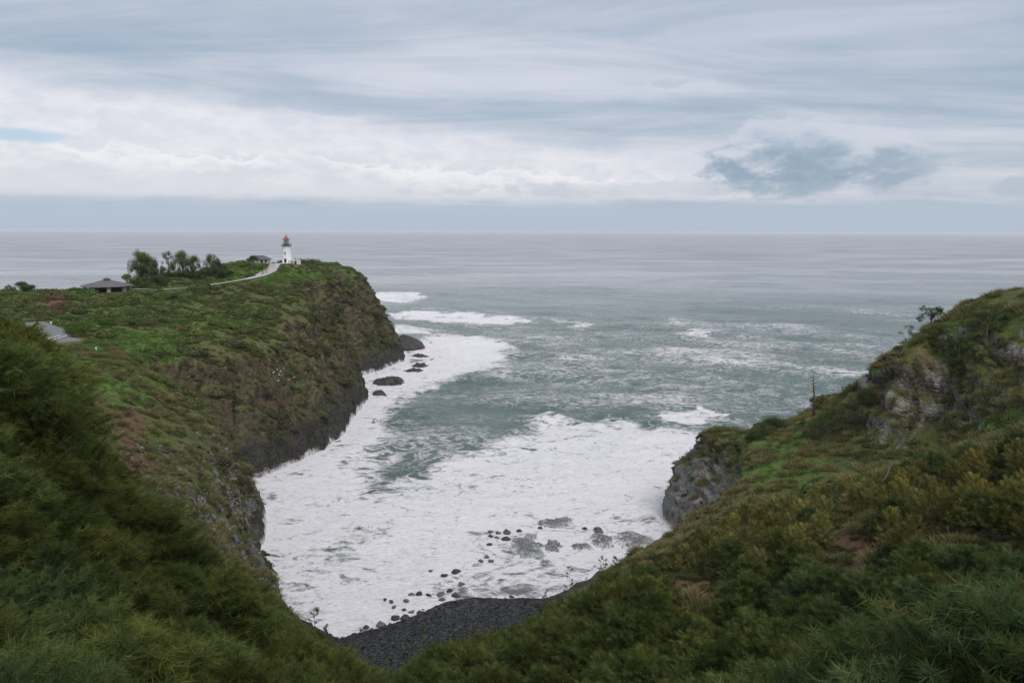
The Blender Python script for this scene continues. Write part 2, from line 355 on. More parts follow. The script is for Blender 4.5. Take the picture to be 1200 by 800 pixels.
idx = np.arange(P3.shape[0]*P3.shape[1]).reshape(P3.shape[:2])
q4 = np.stack([idx[:-1, :-1], idx[:-1, 1:], idx[1:, 1:], idx[1:, :-1]], -1).reshape(-1, 4)
keep = (P3[..., 2].reshape(-1)[q4].max(1) > -3.5); q4 = q4[keep]
def mesh_np(name, V, F, smooth=True):
    me = bpy.data.meshes.new(name); V = np.ascontiguousarray(V, np.float32); F = np.ascontiguousarray(F, np.int32)
    k = F.shape[1]
    me.vertices.add(len(V)); me.vertices.foreach_set('co', V.ravel())
    me.loops.add(F.size); me.loops.foreach_set('vertex_index', F.ravel())
    me.polygons.add(len(F)); me.polygons.foreach_set('loop_start', np.arange(len(F), dtype=np.int32)*k)
    try: me.polygons.foreach_set('loop_total', np.full(len(F), k, np.int32))
    except Exception: pass
    me.polygons.foreach_set('use_smooth', np.full(len(F), smooth))
    me.update(calc_edges=True); me.validate(); return me
def fattr(me, name, arr):
    a = me.attributes.new(name, 'FLOAT', 'POINT'); a.data.foreach_set('value', np.ascontiguousarray(arr, np.float32).ravel())
def cattr(me, name, arr):
    a = me.attributes.new(name, 'FLOAT_COLOR', 'POINT')
    a.data.foreach_set('color', np.ascontiguousarray(np.c_[arr, np.ones(len(arr))], np.float32).ravel())
used, inv = np.unique(q4, return_inverse=True)
tme = mesh_np('hillside', P3.reshape(-1, 3)[used], inv.reshape(-1, 4))
cattr(tme, 'ground', col3.reshape(-1, 3)[used]); fattr(tme, 'rock', np.maximum(rock, wet).ravel()[used]); fattr(tme, 'beach', bch.ravel()[used]); fattr(tme, 'wet', wet.ravel()[used]); fattr(tme, 'surf', fmr.ravel()[used])

# ------------------------------------------------------------------ materials
def material(name):
    m = bpy.data.materials.new(name); m.use_nodes = True; nb = NB(m.node_tree)
    b = m.node_tree.nodes['Principled BSDF']; return m, nb, b
def simple(name, colr, rough=.7, var=.25, scale=1.5, metal=0, bump=.0, spec=.3, coord='Object'):
    m, nb, b = material(name); tc = nb.new('ShaderNodeTexCoord').outputs[coord]
    n = nb.noise(tc, scale, 5, .6); n2_ = nb.noise(tc, scale*7, 3, .6)
    f = nb.m('ADD', nb.m('MULTIPLY', n, .65), nb.m('MULTIPLY', n2_, .35))
    lo = tuple(c*(1-var) for c in colr); hi = tuple(min(c*(1+var), 1) for c in colr)
    nb.put(b.inputs['Base Color'], nb.mix(nb.ss(f, .3, .7), lo, hi)); b.inputs['Roughness'].default_value = rough
    b.inputs['Metallic'].default_value = metal; b.inputs['Specular IOR Level'].default_value = spec
    if bump: nb.put(b.inputs['Normal'], nb.bump(f, 1.0, bump))
    return m

m_land, nb, b = material('hillside_ground')
pos = nb.new('ShaderNodeNewGeometry').outputs['Position']
gc = nb.attr('ground', 'Color'); rk = nb.attr('rock'); be = nb.attr('beach'); we = nb.attr('wet')
f1 = nb.noise(pos, .9, 6, .65); f2 = nb.noise(pos, 3.3, 5, .65)
posr = nb.new('ShaderNodeMapping'); nb.put(posr.inputs[0], pos); posr.inputs['Scale'].default_value = (1, 1, 1.15)
vr = nb.voro(posr.outputs[0], .7, 'DISTANCE_TO_EDGE')
det = nb.ss(nb.m('ADD', nb.m('MULTIPLY', f1, .5), nb.m('MULTIPLY', f2, .5)), .32, .68, .55, 1.5)
c1 = nb.mix(1.0, gc, nb.comb(det, det, det), 'MULTIPLY')
peb = nb.new('ShaderNodeTexVoronoi', feature='F1'); nb.put(peb.inputs['Vector'], pos); peb.inputs['Scale'].default_value = 2.6
pebc = nb.mix(nb.ss(nb.sep(peb.outputs['Color'])[0], .2, 1.0), (.030, .031, .031), (.145, .145, .142))
c1 = nb.mix(nb.m('MULTIPLY', be, .8), c1, pebc)
zf = nb.m('SUBTRACT', nb.sep(pos)[2], nb.m('MULTIPLY', nb.m('SUBTRACT', nb.noise(pos, .16, 3, .5), .42), 7.0))
sf = nb.m('MULTIPLY', nb.ss(nb.m('ADD', zf, nb.m('MULTIPLY', nb.m('SUBTRACT', nb.noise(pos, .8, 6, .7, .8), .5), 5.0)), 1.5, -.6), nb.attr('surf'))
c1 = nb.mix(nb.m('MULTIPLY', sf, .9), c1, (.84, .80, .79))          # surf running off the foot of the rock
nb.put(b.inputs['Base Color'], c1)
nb.put(b.inputs['Roughness'], nb.m('SUBTRACT', .95, nb.m('MULTIPLY', we, .25)))
nb.put(b.inputs['Specular IOR Level'], nb.m('ADD', .10, nb.m('MULTIPLY', we, .1)))
hgt = nb.m('ADD', nb.m('MULTIPLY', nb.noise(posr.outputs[0], .8, 8, .68, .6), 1.0), nb.m('MULTIPLY', nb.ss(vr, 0, .25), nb.m('MULTIPLY', rk, .35)))
hgt = nb.m('SUBTRACT', hgt, nb.m('MULTIPLY', peb.outputs['Distance'], nb.m('MULTIPLY', be, .5)))
nb.put(b.inputs['Normal'], nb.bump(hgt, .9, 1.0))
tme.materials.append(m_land)
land = bpy.data.objects.new('hillside', tme); C.objects.link(land); land['kind'] = 'structure'
land['label'] = 'green headland, cliffs and steep brushy slopes around the cove'

# ------------------------------------------------------------------ sea
rows = [100.0]
while rows[-1] < 90000:
    r_ = rows[-1]; rows.append(r_*(1.0055 if r_ < 1400 else 1.02 if r_ < 6000 else 1.08))
rows = np.array(rows)
tt = np.linspace(-1, 1, 620); tt = np.sign(tt)*(np.abs(tt)*.78+.75*np.abs(tt)**5)
SX = rows[:, None]*tt[None, :]; SY = np.repeat(rows[:, None], len(tt), 1)
# wave tile by spectrum
Nt, Lt = 512, 420.0
kx = np.fft.fftfreq(Nt, Lt/Nt)*2*np.pi; KX, KY = np.meshgrid(kx, kx); kk_ = np.hypot(KX, KY)+1e-9
wd = np.array([-.35, -.94])
ph = np.exp(-1/(kk_*26)**2)/kk_**4*(.08+((KX*wd[0]+KY*wd[1])/kk_)**4); ph[0, 0] = 0
spec = (rng.normal(size=(Nt, Nt))+1j*rng.normal(size=(Nt, Nt)))*np.sqrt(ph)
tile = np.real(np.fft.ifft2(spec)); tile /= tile.std()
def samp(x, y, s=1.0, a=0.0):
    c, s_ = math.cos(a), math.sin(a); u = (x*c+y*s_)/s/Lt*Nt; v = (-x*s_+y*c)/s/Lt*Nt
    ui, vi = np.floor(u).astype(int), np.floor(v).astype(int); fu, fv = u-ui, v-vi
    g = lambda i, j: tile[(vi+j) % Nt, (ui+i) % Nt]
    return (g(0, 0)*(1-fu)+g(1, 0)*fu)*(1-fv)+(g(0, 1)*(1-fu)+g(1, 1)*fu)*fv
W1 = samp(SX, SY); W2 = samp(SX+91, SY+37, .37, .35); W3 = samp(SX, SY, 2.6, -.2)
res = 1-sst(SY, 900, 4000)
sd0, _ = coast_sd(SX, SY); off = -sd0
calm = sst(off, 0, 14)
WH = (.62*W1 + .26*W2*(1-sst(SY, 500, 1200)) + .42*W3)*(.25+.75*calm)*(.25+.75*res)
# foam cover
def polysd(x, y, pts):
    P = np.array([px0(*p) for p in pts]); best = np.full(x.shape, 1e18); ins = np.zeros(x.shape, bool)
    for i in range(len(P)):
        (ax, ay), (bx, by) = P[i], P[(i+1) % len(P)]; ex, ey = bx-ax, by-ay
        t = np.clip(((x-ax)*ex+(y-ay)*ey)/(ex*ex+ey*ey+1e-9), 0, 1); best = np.minimum(best, (x-ax-t*ex)**2+(y-ay-t*ey)**2)
        if abs(ey) > 1e-9: ins ^= ((ay > y) != (by > y)) & (x < (bx-ax)*(y-ay)/(by-ay)+ax)
    return np.where(ins, 1, -1)*np.sqrt(best)
wx = SX + fbm(SX, SY, 1.0, 26, 4)*14; wy = SY + fbm(SX, SY, 9.0, 26, 4)*18
wx = wx + fbm(SX, SY, 5.0, 7, 3, .6)*6; wy = wy + fbm(SX, SY, 19.0, 7, 3, .6)*8
big = fbm(SX, SY, 4.0, 40, 4, .55)
F = .17*(1-sst(SY, 420, 900)) + .12*(1-sst(SY, 900, 3500)) + .10*big
def lay(dens, soft, pts, mode='max'):
    global F
    s = sst(polysd(wx, wy, pts), -soft, soft)
    F = np.maximum(F, dens*s) if mode == 'max' else F*(1-s)+dens*s
lay(.345, 45, [(450,365),(640,378),(900,385),(980,400),(930,500),(760,500),(640,480),(600,470),(480,470),(500,440),(590,412),(560,396),(500,388)])
lay(.775, 15, [(260,585),(310,552),(385,520),(400,505),(400,480),(425,466),(400,445),(470,424),(478,402),(500,391),(560,394),(602,402),(603,416),(575,432),(545,440),(515,450),(470,474),(448,500),(436,530),(430,552),(455,574),(500,577),(535,548),(575,530),(602,512),(610,495),(640,488),(680,497),(720,489),(760,499),(840,504),(900,516),(900,760),(300,790),(260,700)])
lay(.62, 7, [(380,520),(420,490),(450,500),(445,560),(400,560)], 'set')
lay(.62, 5, [(470,560),(620,520),(640,550),(560,580),(500,590)], 'set')
lay(.56, 4, [(400,615),(450,612),(470,632),(420,650)], 'set')
lay(.66, 4, [(660,500),(720,500),(730,520),(680,525)], 'set')
for pts in ([(430,352),(440,342),(480,343),(505,349),(470,357)], [(430,368),(500,366),(560,370),(640,377),(560,381),(470,374)], [(792,389),(815,387),(842,395),(820,398)],
            [(640,373),(700,380),(680,384)], [(430,384),(470,378),(540,388),(470,392)]):
    lay(.68, 13, pts)
for pts in ([(780,484),(820,474),(852,488),(820,493),(800,492)], [(628,500),(645,484),(665,496),(650,510)]): lay(.80, 4, pts)
lay(.55, 3, [(796,487),(820,481),(840,488),(815,490)], 'set')
lay(.60, 5, [(545,655),(575,640),(620,650),(760,660),(720,712),(545,706),(530,688)], 'set')
lay(.5, 2.0, [(530,690),(560,685),(660,693),(650,704),(545,703)], 'set')
F = np.maximum(F, .9*(1-sst(off, 1.0, 7))*((SX < -50) | (SX > 38)))
edge = np.exp(-((sd0+.6)/.8)**2)*((SX > -37) & (SX < 38) & (SY < 165)); F = np.maximum(F, edge*.97)
F = F + .07*np.clip(W1, -1, 2)*(1-.5*sst(F, .6, .9)) + .10*big + .26*fbm(SX*.45+.3*SY, SY, 7.7, 11, 4, .62)*sst(F, .45, .75)*(1-.5*sst(F, .85, .95))
shal = polysd(wx, wy, [(480,690),(520,640),(560,615),(740,610),(800,640),(720,730),(460,760)]); shal = sst(shal, -6, 6)
foamd = sst(F, .75, .95)
WH = WH + foamd*(.5*samp(SX+33, SY-60, .8, .5)+.3*samp(SX, SY, .3, -.6))*calm
WH = WH + foamd*fbm(SX, SY, 2.2, 6, 4, .6)*.85*(.3+.7*calm)
WH = WH*(1-.75*shal)
# one breaking crest running across the cove
for ln, hh_ in (([(600,508),(622,500),(645,486),(672,497),(700,500)], 1.6), ([(440,470),(500,452),(560,436)], .7), ([(470,560),(540,545),(600,520)], .8)):
    dd, _ = pdist(SX, SY, [(*px0(*p), 0) for p in ln]); WH = WH + hh_*np.exp(-(dd/4.0)**2)
spos = np.stack([SX, SY, WH], -1)
id2 = np.arange(SX.size).reshape(SX.shape)
sq = np.stack([id2[:-1, :-1], id2[:-1, 1:], id2[1:, 1:], id2[1:, :-1]], -1).reshape(-1, 4)
inl = (sd0.ravel()[sq].min(1) < 10); sq = sq[inl]
us, iv = np.unique(sq, return_inverse=True)
sme = mesh_np('sea', spos.reshape(-1, 3)[us], iv.reshape(-1, 4))
fattr(sme, 'foam', F.ravel()[us]); fattr(sme, 'shallow', shal.ravel()[us])
m_sea, nb, b = material('sea_water')
pos = nb.new('ShaderNodeNewGeometry').outputs['Position']
fo = nb.attr('foam'); sh = nb.attr('shallow')
mp = nb.new('ShaderNodeMapping'); nb.put(mp.inputs[0], pos); mp.inputs['Rotation'].default_value = (0, 0, R(-12)); mp.inputs['Scale'].default_value = (.7, 1.0, .6)
q_ = mp.outputs[0]
w1 = nb.noise(q_, .035, 6, .6, 1.2)
r1 = nb.m('SUBTRACT', 1.0, nb.m('MULTIPLY', nb.m('ABSOLUTE', nb.m('SUBTRACT', nb.noise(q_, .11, 5, .62, 1.6), .5)), 6.5))
r2 = nb.m('SUBTRACT', 1.0, nb.m('MULTIPLY', nb.m('ABSOLUTE', nb.m('SUBTRACT', nb.noise(nb.vm('ADD', q_, (31., 7., 2.)), .34, 6, .62, 1.2), .5)), 6.0))
r3 = nb.noise(q_, 1.1, 6, .68, .8)
V = nb.m('ADD', nb.m('MULTIPLY', nb.m('MAXIMUM', r1, -.4), .34), nb.m('ADD', nb.m('MULTIPLY', nb.m('MAXIMUM', r2, -.4), .20), nb.m('ADD', nb.m('MULTIPLY', w1, .42), nb.m('MULTIPLY', r3, .34))))
T_ = nb.m('SUBTRACT', 1.12, fo)
mask = nb.ss(nb.m('SUBTRACT', V, T_), -.14, .24)
deep = nb.mix(nb.ss(w1, .35, .65), (.072, .126, .104), (.115, .168, .142))
far_sheen = nb.ss(nb.sep(pos)[1], 280, 1300)
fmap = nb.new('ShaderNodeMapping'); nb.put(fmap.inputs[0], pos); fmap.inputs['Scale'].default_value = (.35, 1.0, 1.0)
deep = nb.mix(far_sheen, deep, nb.mix(nb.ss(nb.noise(fmap.outputs[0], .006, 7, .7, .3), .40, .62), (.30, .31, .315), (.47, .47, .48)))  # far water painted paler: reflected sky and haze put into its colour, besides whitecaps
deep = nb.mix(sh, deep, (.13, .13, .127))
white = nb.mix(nb.ss(nb.m('ADD', nb.m('MULTIPLY', r3, .6), nb.m('MULTIPLY', nb.m('MAXIMUM', r2, 0), .4)), .2, .62), (.74, .715, .715), (.985, .94, .935))
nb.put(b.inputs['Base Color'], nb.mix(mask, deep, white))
nb.put(b.inputs['Roughness'], nb.m('ADD', nb.ss(nb.sep(pos)[1], 200, 3000, .18, .42), nb.m('MULTIPLY', mask, .6), None, True))
nb.put(b.inputs['Specular IOR Level'], nb.m('SUBTRACT', .5, nb.m('MULTIPLY', mask, .35)))
b.inputs['IOR'].default_value = 1.34
bw = nb.m('ADD', nb.m('MULTIPLY', nb.noise(q_, .28, 8, .66, .5), 1.6), nb.m('MULTIPLY', nb.noise(q_, 1.4, 5, .6, .5), .35))
bw = nb.m('ADD', bw, nb.m('MULTIPLY', mask, nb.m('ADD', .12, nb.m('MULTIPLY', r3, 1.1))))
bw = nb.m('MULTIPLY', bw, nb.ss(nb.sep(pos)[1], 300, 4000, 1.0, .45))
nb.put(b.inputs['Normal'], nb.bump(bw, .8, 1.0))
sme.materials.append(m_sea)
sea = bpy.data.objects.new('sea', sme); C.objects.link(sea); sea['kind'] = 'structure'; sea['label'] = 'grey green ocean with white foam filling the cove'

# ------------------------------------------------------------------ haze
bm = bmesh.new(); bmesh.ops.create_cube(bm, size=1.0)
hz = bpy.data.meshes.new('haze'); 
for v in bm.verts: v.co = Vector((v.co.x*240000, v.co.y*160000+20000, -14 + (v.co.z+.5)*(92+14)))
bm.to_mesh(hz); bm.free()
mh = bpy.data.materials.new('sea_haze'); mh.use_nodes = True; mh.node_tree.nodes.clear(); nh = NB(mh.node_tree)
pv = nh.new('ShaderNodeVolumePrincipled'); pv.inputs['Color'].default_value = (.93, .93, .96, 1); pv.inputs['Density'].default_value = .00004; pv.inputs['Anisotropy'].default_value = .0
oh = nh.new('ShaderNodeOutputMaterial'); nh.l.new(pv.outputs[0], oh.inputs['Volume'])
hz.materials.append(mh); hzo = bpy.data.objects.new('haze', hz); C.objects.link(hzo); hzo['kind'] = 'stuff'; hzo['label'] = 'thin sea haze'
# ------------------------------------------------------------------ mesh builder
class MB:
    def __init__(s): s.v = []; s.f = []
    def add(s, V, F):
        o = len(s.v); s.v += [tuple(map(float, p)) for p in V]; s.f += [tuple(i+o for i in f) for f in F]; return s
    def box(s, x0, x1, y0, y1, z0, z1):
        return s.add([(x0,y0,z0),(x1,y0,z0),(x1,y1,z0),(x0,y1,z0),(x0,y0,z1),(x1,y0,z1),(x1,y1,z1),(x0,y1,z1)],
                     [(0,3,2,1),(4,5,6,7),(0,1,5,4),(1,2,6,5),(2,3,7,6),(3,0,4,7)])
    def lathe(s, prof, n=20, c=(0, 0)):
        V = [(c[0]+r*math.cos(2*math.pi*i/n), c[1]+r*math.sin(2*math.pi*i/n), z) for r, z in prof for i in range(n)]
        F = [(k*n+i, k*n+(i+1) % n, (k+1)*n+(i+1) % n, (k+1)*n+i) for k in range(len(prof)-1) for i in range(n)]
        F.append(tuple(range(n))[::-1]); F.append(tuple((len(prof)-1)*n+i for i in range(n)))
        return s.add(V, F)
    def tube(s, pts, rad, n=6):
        pts = [Vector(p) for p in pts]
        if not hasattr(rad, '__len__'): rad = [rad]*len(pts)
        V = []; F = []
        for i, p in enumerate(pts):
            t = (pts[min(i+1, len(pts)-1)]-pts[max(i-1, 0)]).normalized(); a = t.orthogonal().normalized(); b_ = t.cross(a)
            if i and a.dot(pa) < 0: a = -a; b_ = -b_
            pa = a
            V += [p+(a*math.cos(2*math.pi*k/n)+b_*math.sin(2*math.pi*k/n))*rad[i] for k in range(n)]
        for i in range(len(pts)-1):
            F += [(i*n+k, i*n+(k+1) % n, (i+1)*n+(k+1) % n, (i+1)*n+k) for k in range(n)]
        F += [tuple(range(n))[::-1], tuple((len(pts)-1)*n+k for k in range(n))]
        return s.add(V, F)
    def mesh(s, name, mat, smooth=False):
        me = bpy.data.meshes.new(name); me.from_pydata(s.v, [], s.f); me.update()
        if smooth: me.shade_smooth()
        me.materials.append(mat); return me
    def build(s, name, mat, parent=None, smooth=False):
        return link(name, s.mesh(name, mat, smooth), parent)
def link(name, me, parent=None):
    o = bpy.data.objects.new(name, me); C.objects.link(o)
    if parent is not None: o.parent = parent
    return o
def tag(o, label=None, cat=None, group=None, kind=None):
    for k, v in (('label', label), ('category', cat), ('group', group), ('kind', kind)):
        if v: o[k] = v
    return o
def empty(name, loc, rz=0, label=None, cat=None, group=None, sc=1.0):
    o = bpy.data.objects.new(name, None); o.empty_display_size = .2; C.objects.link(o); o.location = loc; o.rotation_euler = (0, 0, rz)
    o.scale = (sc,)*3 if not hasattr(sc, '__len__') else sc
    return tag(o, label, cat, group)
def hz_(x, y): return float(height(np.array([float(x)]), np.array([float(y)]))[0])
# surface samples from the finished land mesh (so things stand on the real surface)
FV = P3.reshape(-1, 3)
fc = FV[q4].mean(1); e1 = FV[q4[:, 2]]-FV[q4[:, 0]]; e2 = FV[q4[:, 3]]-FV[q4[:, 1]]
fn = np.cross(e1, e2); fa = np.linalg.norm(fn, axis=1)/2; fn = fn/np.maximum(np.linalg.norm(fn, axis=1), 1e-9)[:, None]
fn[fn[:, 2] < 0] *= -1
fcol = col3.reshape(-1, 3)[q4[:, 0]]; frock = rock.ravel()[q4[:, 0]]; fbea = BEA.ravel()[q4[:, 0]]; fwet = wet.ravel()[q4[:, 0]]
fpx, fpy = proj(fc[:, 0], np.maximum(fc[:, 1], 4), fc[:, 2])
infr = (fpx > -90) & (fpx < 1290) & (fpy < 900) & (fc[:, 1] > 8)
dpath = np.minimum(np.minimum(pdist(fc[:, 0], fc[:, 1], PATH)[0], pdist(fc[:, 0], fc[:, 1], ROAD)[0]), pdist(fc[:, 0], fc[:, 1], ROAD2)[0])
for cx, cy, r, z in PADS: dpath = np.minimum(dpath, np.hypot(fc[:, 0]-cx, fc[:, 1]-cy)-r+4)
def pick(n, wgt):
    ww = fa*wgt; ww = ww/ww.sum(); return rng.choice(len(fa), n, p=ww)
def jitter(i):
    a, b_ = rng.random((2, len(i), 1)); V = FV[q4[i]]
    return (V[:, 0]*(1-a)+V[:, 1]*a)*(1-b_)+(V[:, 3]*(1-a)+V[:, 2]*a)*b_

# ------------------------------------------------------------------ leaves
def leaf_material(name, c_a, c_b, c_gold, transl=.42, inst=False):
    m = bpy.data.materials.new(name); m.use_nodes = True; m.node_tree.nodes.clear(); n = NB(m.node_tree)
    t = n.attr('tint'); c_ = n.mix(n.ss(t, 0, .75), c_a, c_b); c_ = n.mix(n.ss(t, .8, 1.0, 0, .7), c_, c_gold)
    if inst:
        a = n.new('ShaderNodeAttribute', attribute_name='itint', attribute_type='INSTANCER'); ic = a.outputs['Color']

        sc = n.new('ShaderNodeVectorMath', operation='SCALE'); n.put(sc.inputs[0], ic); sc.inputs['Scale'].default_value = 11.5
        c_ = n.mix(1.0, n.mix(.35, c_, (.085, .085, .085)), sc.outputs[0], 'MULTIPLY')
        m.node_tree.nodes.remove([x for x in m.node_tree.nodes if x.bl_idname == 'ShaderNodeVectorMath' and x is not sc][0]) if False else None
        c_ = n.mix(n.ss(t, 0, 1, .55, 0.0), sc.outputs[0], c_) if False else c_
    else:
        oi = n.new('ShaderNodeObjectInfo'); c_ = n.mix(1.0, c_, oi.outputs['Color'], 'MULTIPLY')
    d = n.new('ShaderNodeBsdfDiffuse'); tr = n.new('ShaderNodeBsdfTranslucent'); n.put(d.inputs[0], c_); n.put(tr.inputs[0], c_)
    ms = n.new('ShaderNodeMixShader'); ms.inputs[0].default_value = transl; n.l.new(d.outputs[0], ms.inputs[1]); n.l.new(tr.outputs[0], ms.inputs[2])
    o = n.new('ShaderNodeOutputMaterial'); n.l.new(ms.outputs[0], o.inputs[0]); return m
def scrub_material(name, gain):
    m = bpy.data.materials.new(name); m.use_nodes = True; m.node_tree.nodes.clear(); n = NB(m.node_tree)
    a = n.new('ShaderNodeAttribute', attribute_name='itint', attribute_type='INSTANCER')
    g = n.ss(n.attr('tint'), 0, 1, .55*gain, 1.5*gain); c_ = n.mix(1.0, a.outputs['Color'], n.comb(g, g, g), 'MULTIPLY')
    d = n.new('ShaderNodeBsdfDiffuse'); tr = n.new('ShaderNodeBsdfTranslucent'); n.put(d.inputs[0], c_); n.put(tr.inputs[0], c_)
    ms = n.new('ShaderNodeMixShader'); ms.inputs[0].default_value = .25; n.l.new(d.outputs[0], ms.inputs[1]); n.l.new(tr.outputs[0], ms.inputs[2])
    o = n.new('ShaderNodeOutputMaterial'); n.l.new(ms.outputs[0], o.inputs[0]); return m
def unit(v): return v/np.maximum(np.linalg.norm(v, axis=-1, keepdims=True), 1e-9)
def needles(base, d, ln, wd_, tint, name, mat):
    """one thin blade per row: base point, direction, length, width"""
    n = len(base); side = unit(np.cross(d, rng.normal(size=(n, 3))))
    V = np.concatenate([base-side*wd_[:, None]/2, base+side*wd_[:, None]/2, base+d*ln[:, None]], 1).reshape(-1, 3)
    me = mesh_np(name, V, np.arange(3*n).reshape(-1, 3), False); fattr(me, 'tint', np.repeat(tint, 3)); me.materials.append(mat); return me
def leaves(cen, size, tint, name, mat, out=None, asp=.6):
    n = len(cen); nrm = unit(rng.normal(size=(n, 3)) + (0 if out is None else out*1.6)); a = unit(np.cross(nrm, rng.normal(size=(n, 3)))); b_ = np.cross(nrm, a)
    s = size[:, None]
    V = np.stack([cen-a*s*.5, cen-b_*s*.5*asp, cen+a*s*.5, cen+b_*s*.5*asp], 1).reshape(-1, 3)
    me = mesh_np(name, V, np.arange(4*n).reshape(-1, 4), False); fattr(me, 'tint', np.repeat(tint, 4)); me.materials.append(mat); return me
m_bark = simple('bark', (.13, .105, .085), .9, .35, 6, bump=.02)
m_pale_bark = simple('pale_dead_wood', (.22, .19, .165), .85, .3, 5, bump=.01)
m_needle = leaf_material('casuarina_needles', (.066, .094, .032), (.142, .182, .056), (.32, .235, .085))
m_needle_blue = leaf_material('casuarina_needles_bluish', (.065, .105, .042), (.13, .19, .072), (.24, .21, .08))
m_gold = leaf_material('olive_gold_foliage', (.15, .16, .052), (.26, .265, .088), (.40, .34, .12))
m_leaf = leaf_material('broad_leaf_foliage', (.050, .078, .028), (.105, .145, .050), (.18, .17, .06))
m_green = leaf_material('fresh_green_foliage', (.045, .095, .022), (.085, .155, .038), (.14, .17, .05))

def casuarina_crown(seed, mat, Hh=4.5, Rr=1.9, tips=235, per=78, lean=.25, name='crown'):
    r = np.random.default_rng(seed)
    z = (r.random(tips)**.75)*Hh*.9+Hh*.1; th = r.random(tips)*2*np.pi
    rad = Rr*np.clip(1-(z/(Hh*1.04))**1.7, .03, 1)**.65*(1+.35*np.sin(th*3+seed)+.2*np.sin(th*5+z*1.5))
    f = r.random(tips)**.45; pr = rad*f
    dirs = unit(np.stack([np.cos(th)*(.4+f), np.sin(th)*(.4+f), .35+.9*r.random(tips)+.6*z/Hh], -1)+r.normal(size=(tips, 3))*.2+np.array([lean, 0, 0]))
    base = np.stack([np.cos(th)*pr+lean*z*.4, np.sin(th)*pr, z-.35], -1)
    tl = .35+.5*r.random(tips)
    tt_ = r.random((tips, per)); b0 = base[:, None]+dirs[:, None]*(tl[:, None]*tt_)[..., None]
    nd = unit(dirs[:, None]*.85+r.normal(size=(tips, per, 3))*.62+np.array([.1, 0, -.22]))
    ln = (.20+.32*r.random((tips, per)))*(1.15-.5*tt_)
    ti = np.clip(r.random(tips)[:, None]*.55+.45*f[:, None]*tt_+.12*r.normal(size=(tips, per)), 0, 1)
    ti = np.where(r.random(tips)[:, None] < .12, .7+.3*ti, ti*.85)
    keep_ = r.random((tips, per)) < .95
    return needles(b0[keep_], nd[keep_], ln[keep_], .016+.016*r.random(keep_.sum()), ti[keep_], name, mat)
def woody(seed, Hh=4.5, Rr=1.7, limbs=9, r0=.07, mat=None, lean=.25, name='trunk'):
    r = random.Random(seed); mb = MB()
    tr = [(lean*z*.4+r.uniform(-.06, .06)*z*.5, r.uniform(-.06, .06)*z*.5, z) for z in np.linspace(-.5, Hh*.88, 6)]; tr[0] = (0, 0, -.6)
    mb.tube(tr, [r0, r0*.9, r0*.7, r0*.5, r0*.33, r0*.12], 6)
    for k in range(limbs):
        i = r.randint(1, 4); p = Vector(tr[i]); a = r.uniform(0, 6.28); l_ = Rr*r.uniform(.5, 1)*(1-.12*i)
        q1 = p+Vector((math.cos(a)*l_*.5, math.sin(a)*l_*.5, l_*.35)); q2 = p+Vector((math.cos(a)*l_, math.sin(a)*l_, l_*.95+r.uniform(-.2, .2)))
        mb.tube([p, q1, q2], [r0*.5/(i**.5), r0*.3, r0*.08], 4)
    return mb.mesh(name, mat or m_bark, True)
CAS = [(woody(s, lean=l_), casuarina_crown(s, m_needle, Rr=rr, lean=l_)) for s, rr, l_ in ((1, 1.9, .25), (2, 2.2, .35), (3, 1.6, .2), (4, 2.4, .3))]
CAB = [(woody(s, lean=l_), casuarina_crown(s, m_needle_blue, Rr=rr, lean=l_)) for s, rr, l_ in ((11, 2.0, .15), (12, 2.4, .1), (13, 1.7, .2))]
GOL = [(woody(s, limbs=12, lean=l_), casuarina_crown(s, m_gold, Rr=rr, tips=120, per=60, lean=l_)) for s, rr, l_ in ((21, 1.3, .1), (22, 1.6, .15), (23, 1.1, 0))]

# how high the foreground thicket may stand, seen from the look-out (photo outline)
OX = np.array([-300, 0, 25, 45, 55, 75, 100, 130, 165, 205, 240, 262, 300, 330, 365, 410, 425, 455, 480, 520, 560, 600, 640, 662, 690, 720, 745, 775, 800, 830, 870, 900, 950, 1000, 1050, 1100, 1200, 1500])
OY = np.array([366, 366, 380, 404, 466, 498, 526, 554, 586, 618, 642, 664, 700, 722, 742, 768, 800, 802, 775, 756, 748, 736, 718, 702, 694, 674, 660, 652, 640, 612, 592, 568, 560, 556, 545, 520, 505, 500])
cand = []
yy = 14.0
while yy < 152:
    xx = -.86*yy-4
    sp = 1.75+.008*yy
    while xx < .86*yy+6:
        x_ = xx+rng.uniform(-.9, .9); y_ = yy+rng.uniform(-.9, .9); xx += sp
        cand.append((x_, y_))
    yy += sp
cand = np.array(cand); cz = height(cand[:, 0], cand[:, 1]); cd, _k = coast_sd(cand[:, 0], cand[:, 1])
_, _, _, cb = height(cand[:, 0], cand[:, 1], True)
shr = []
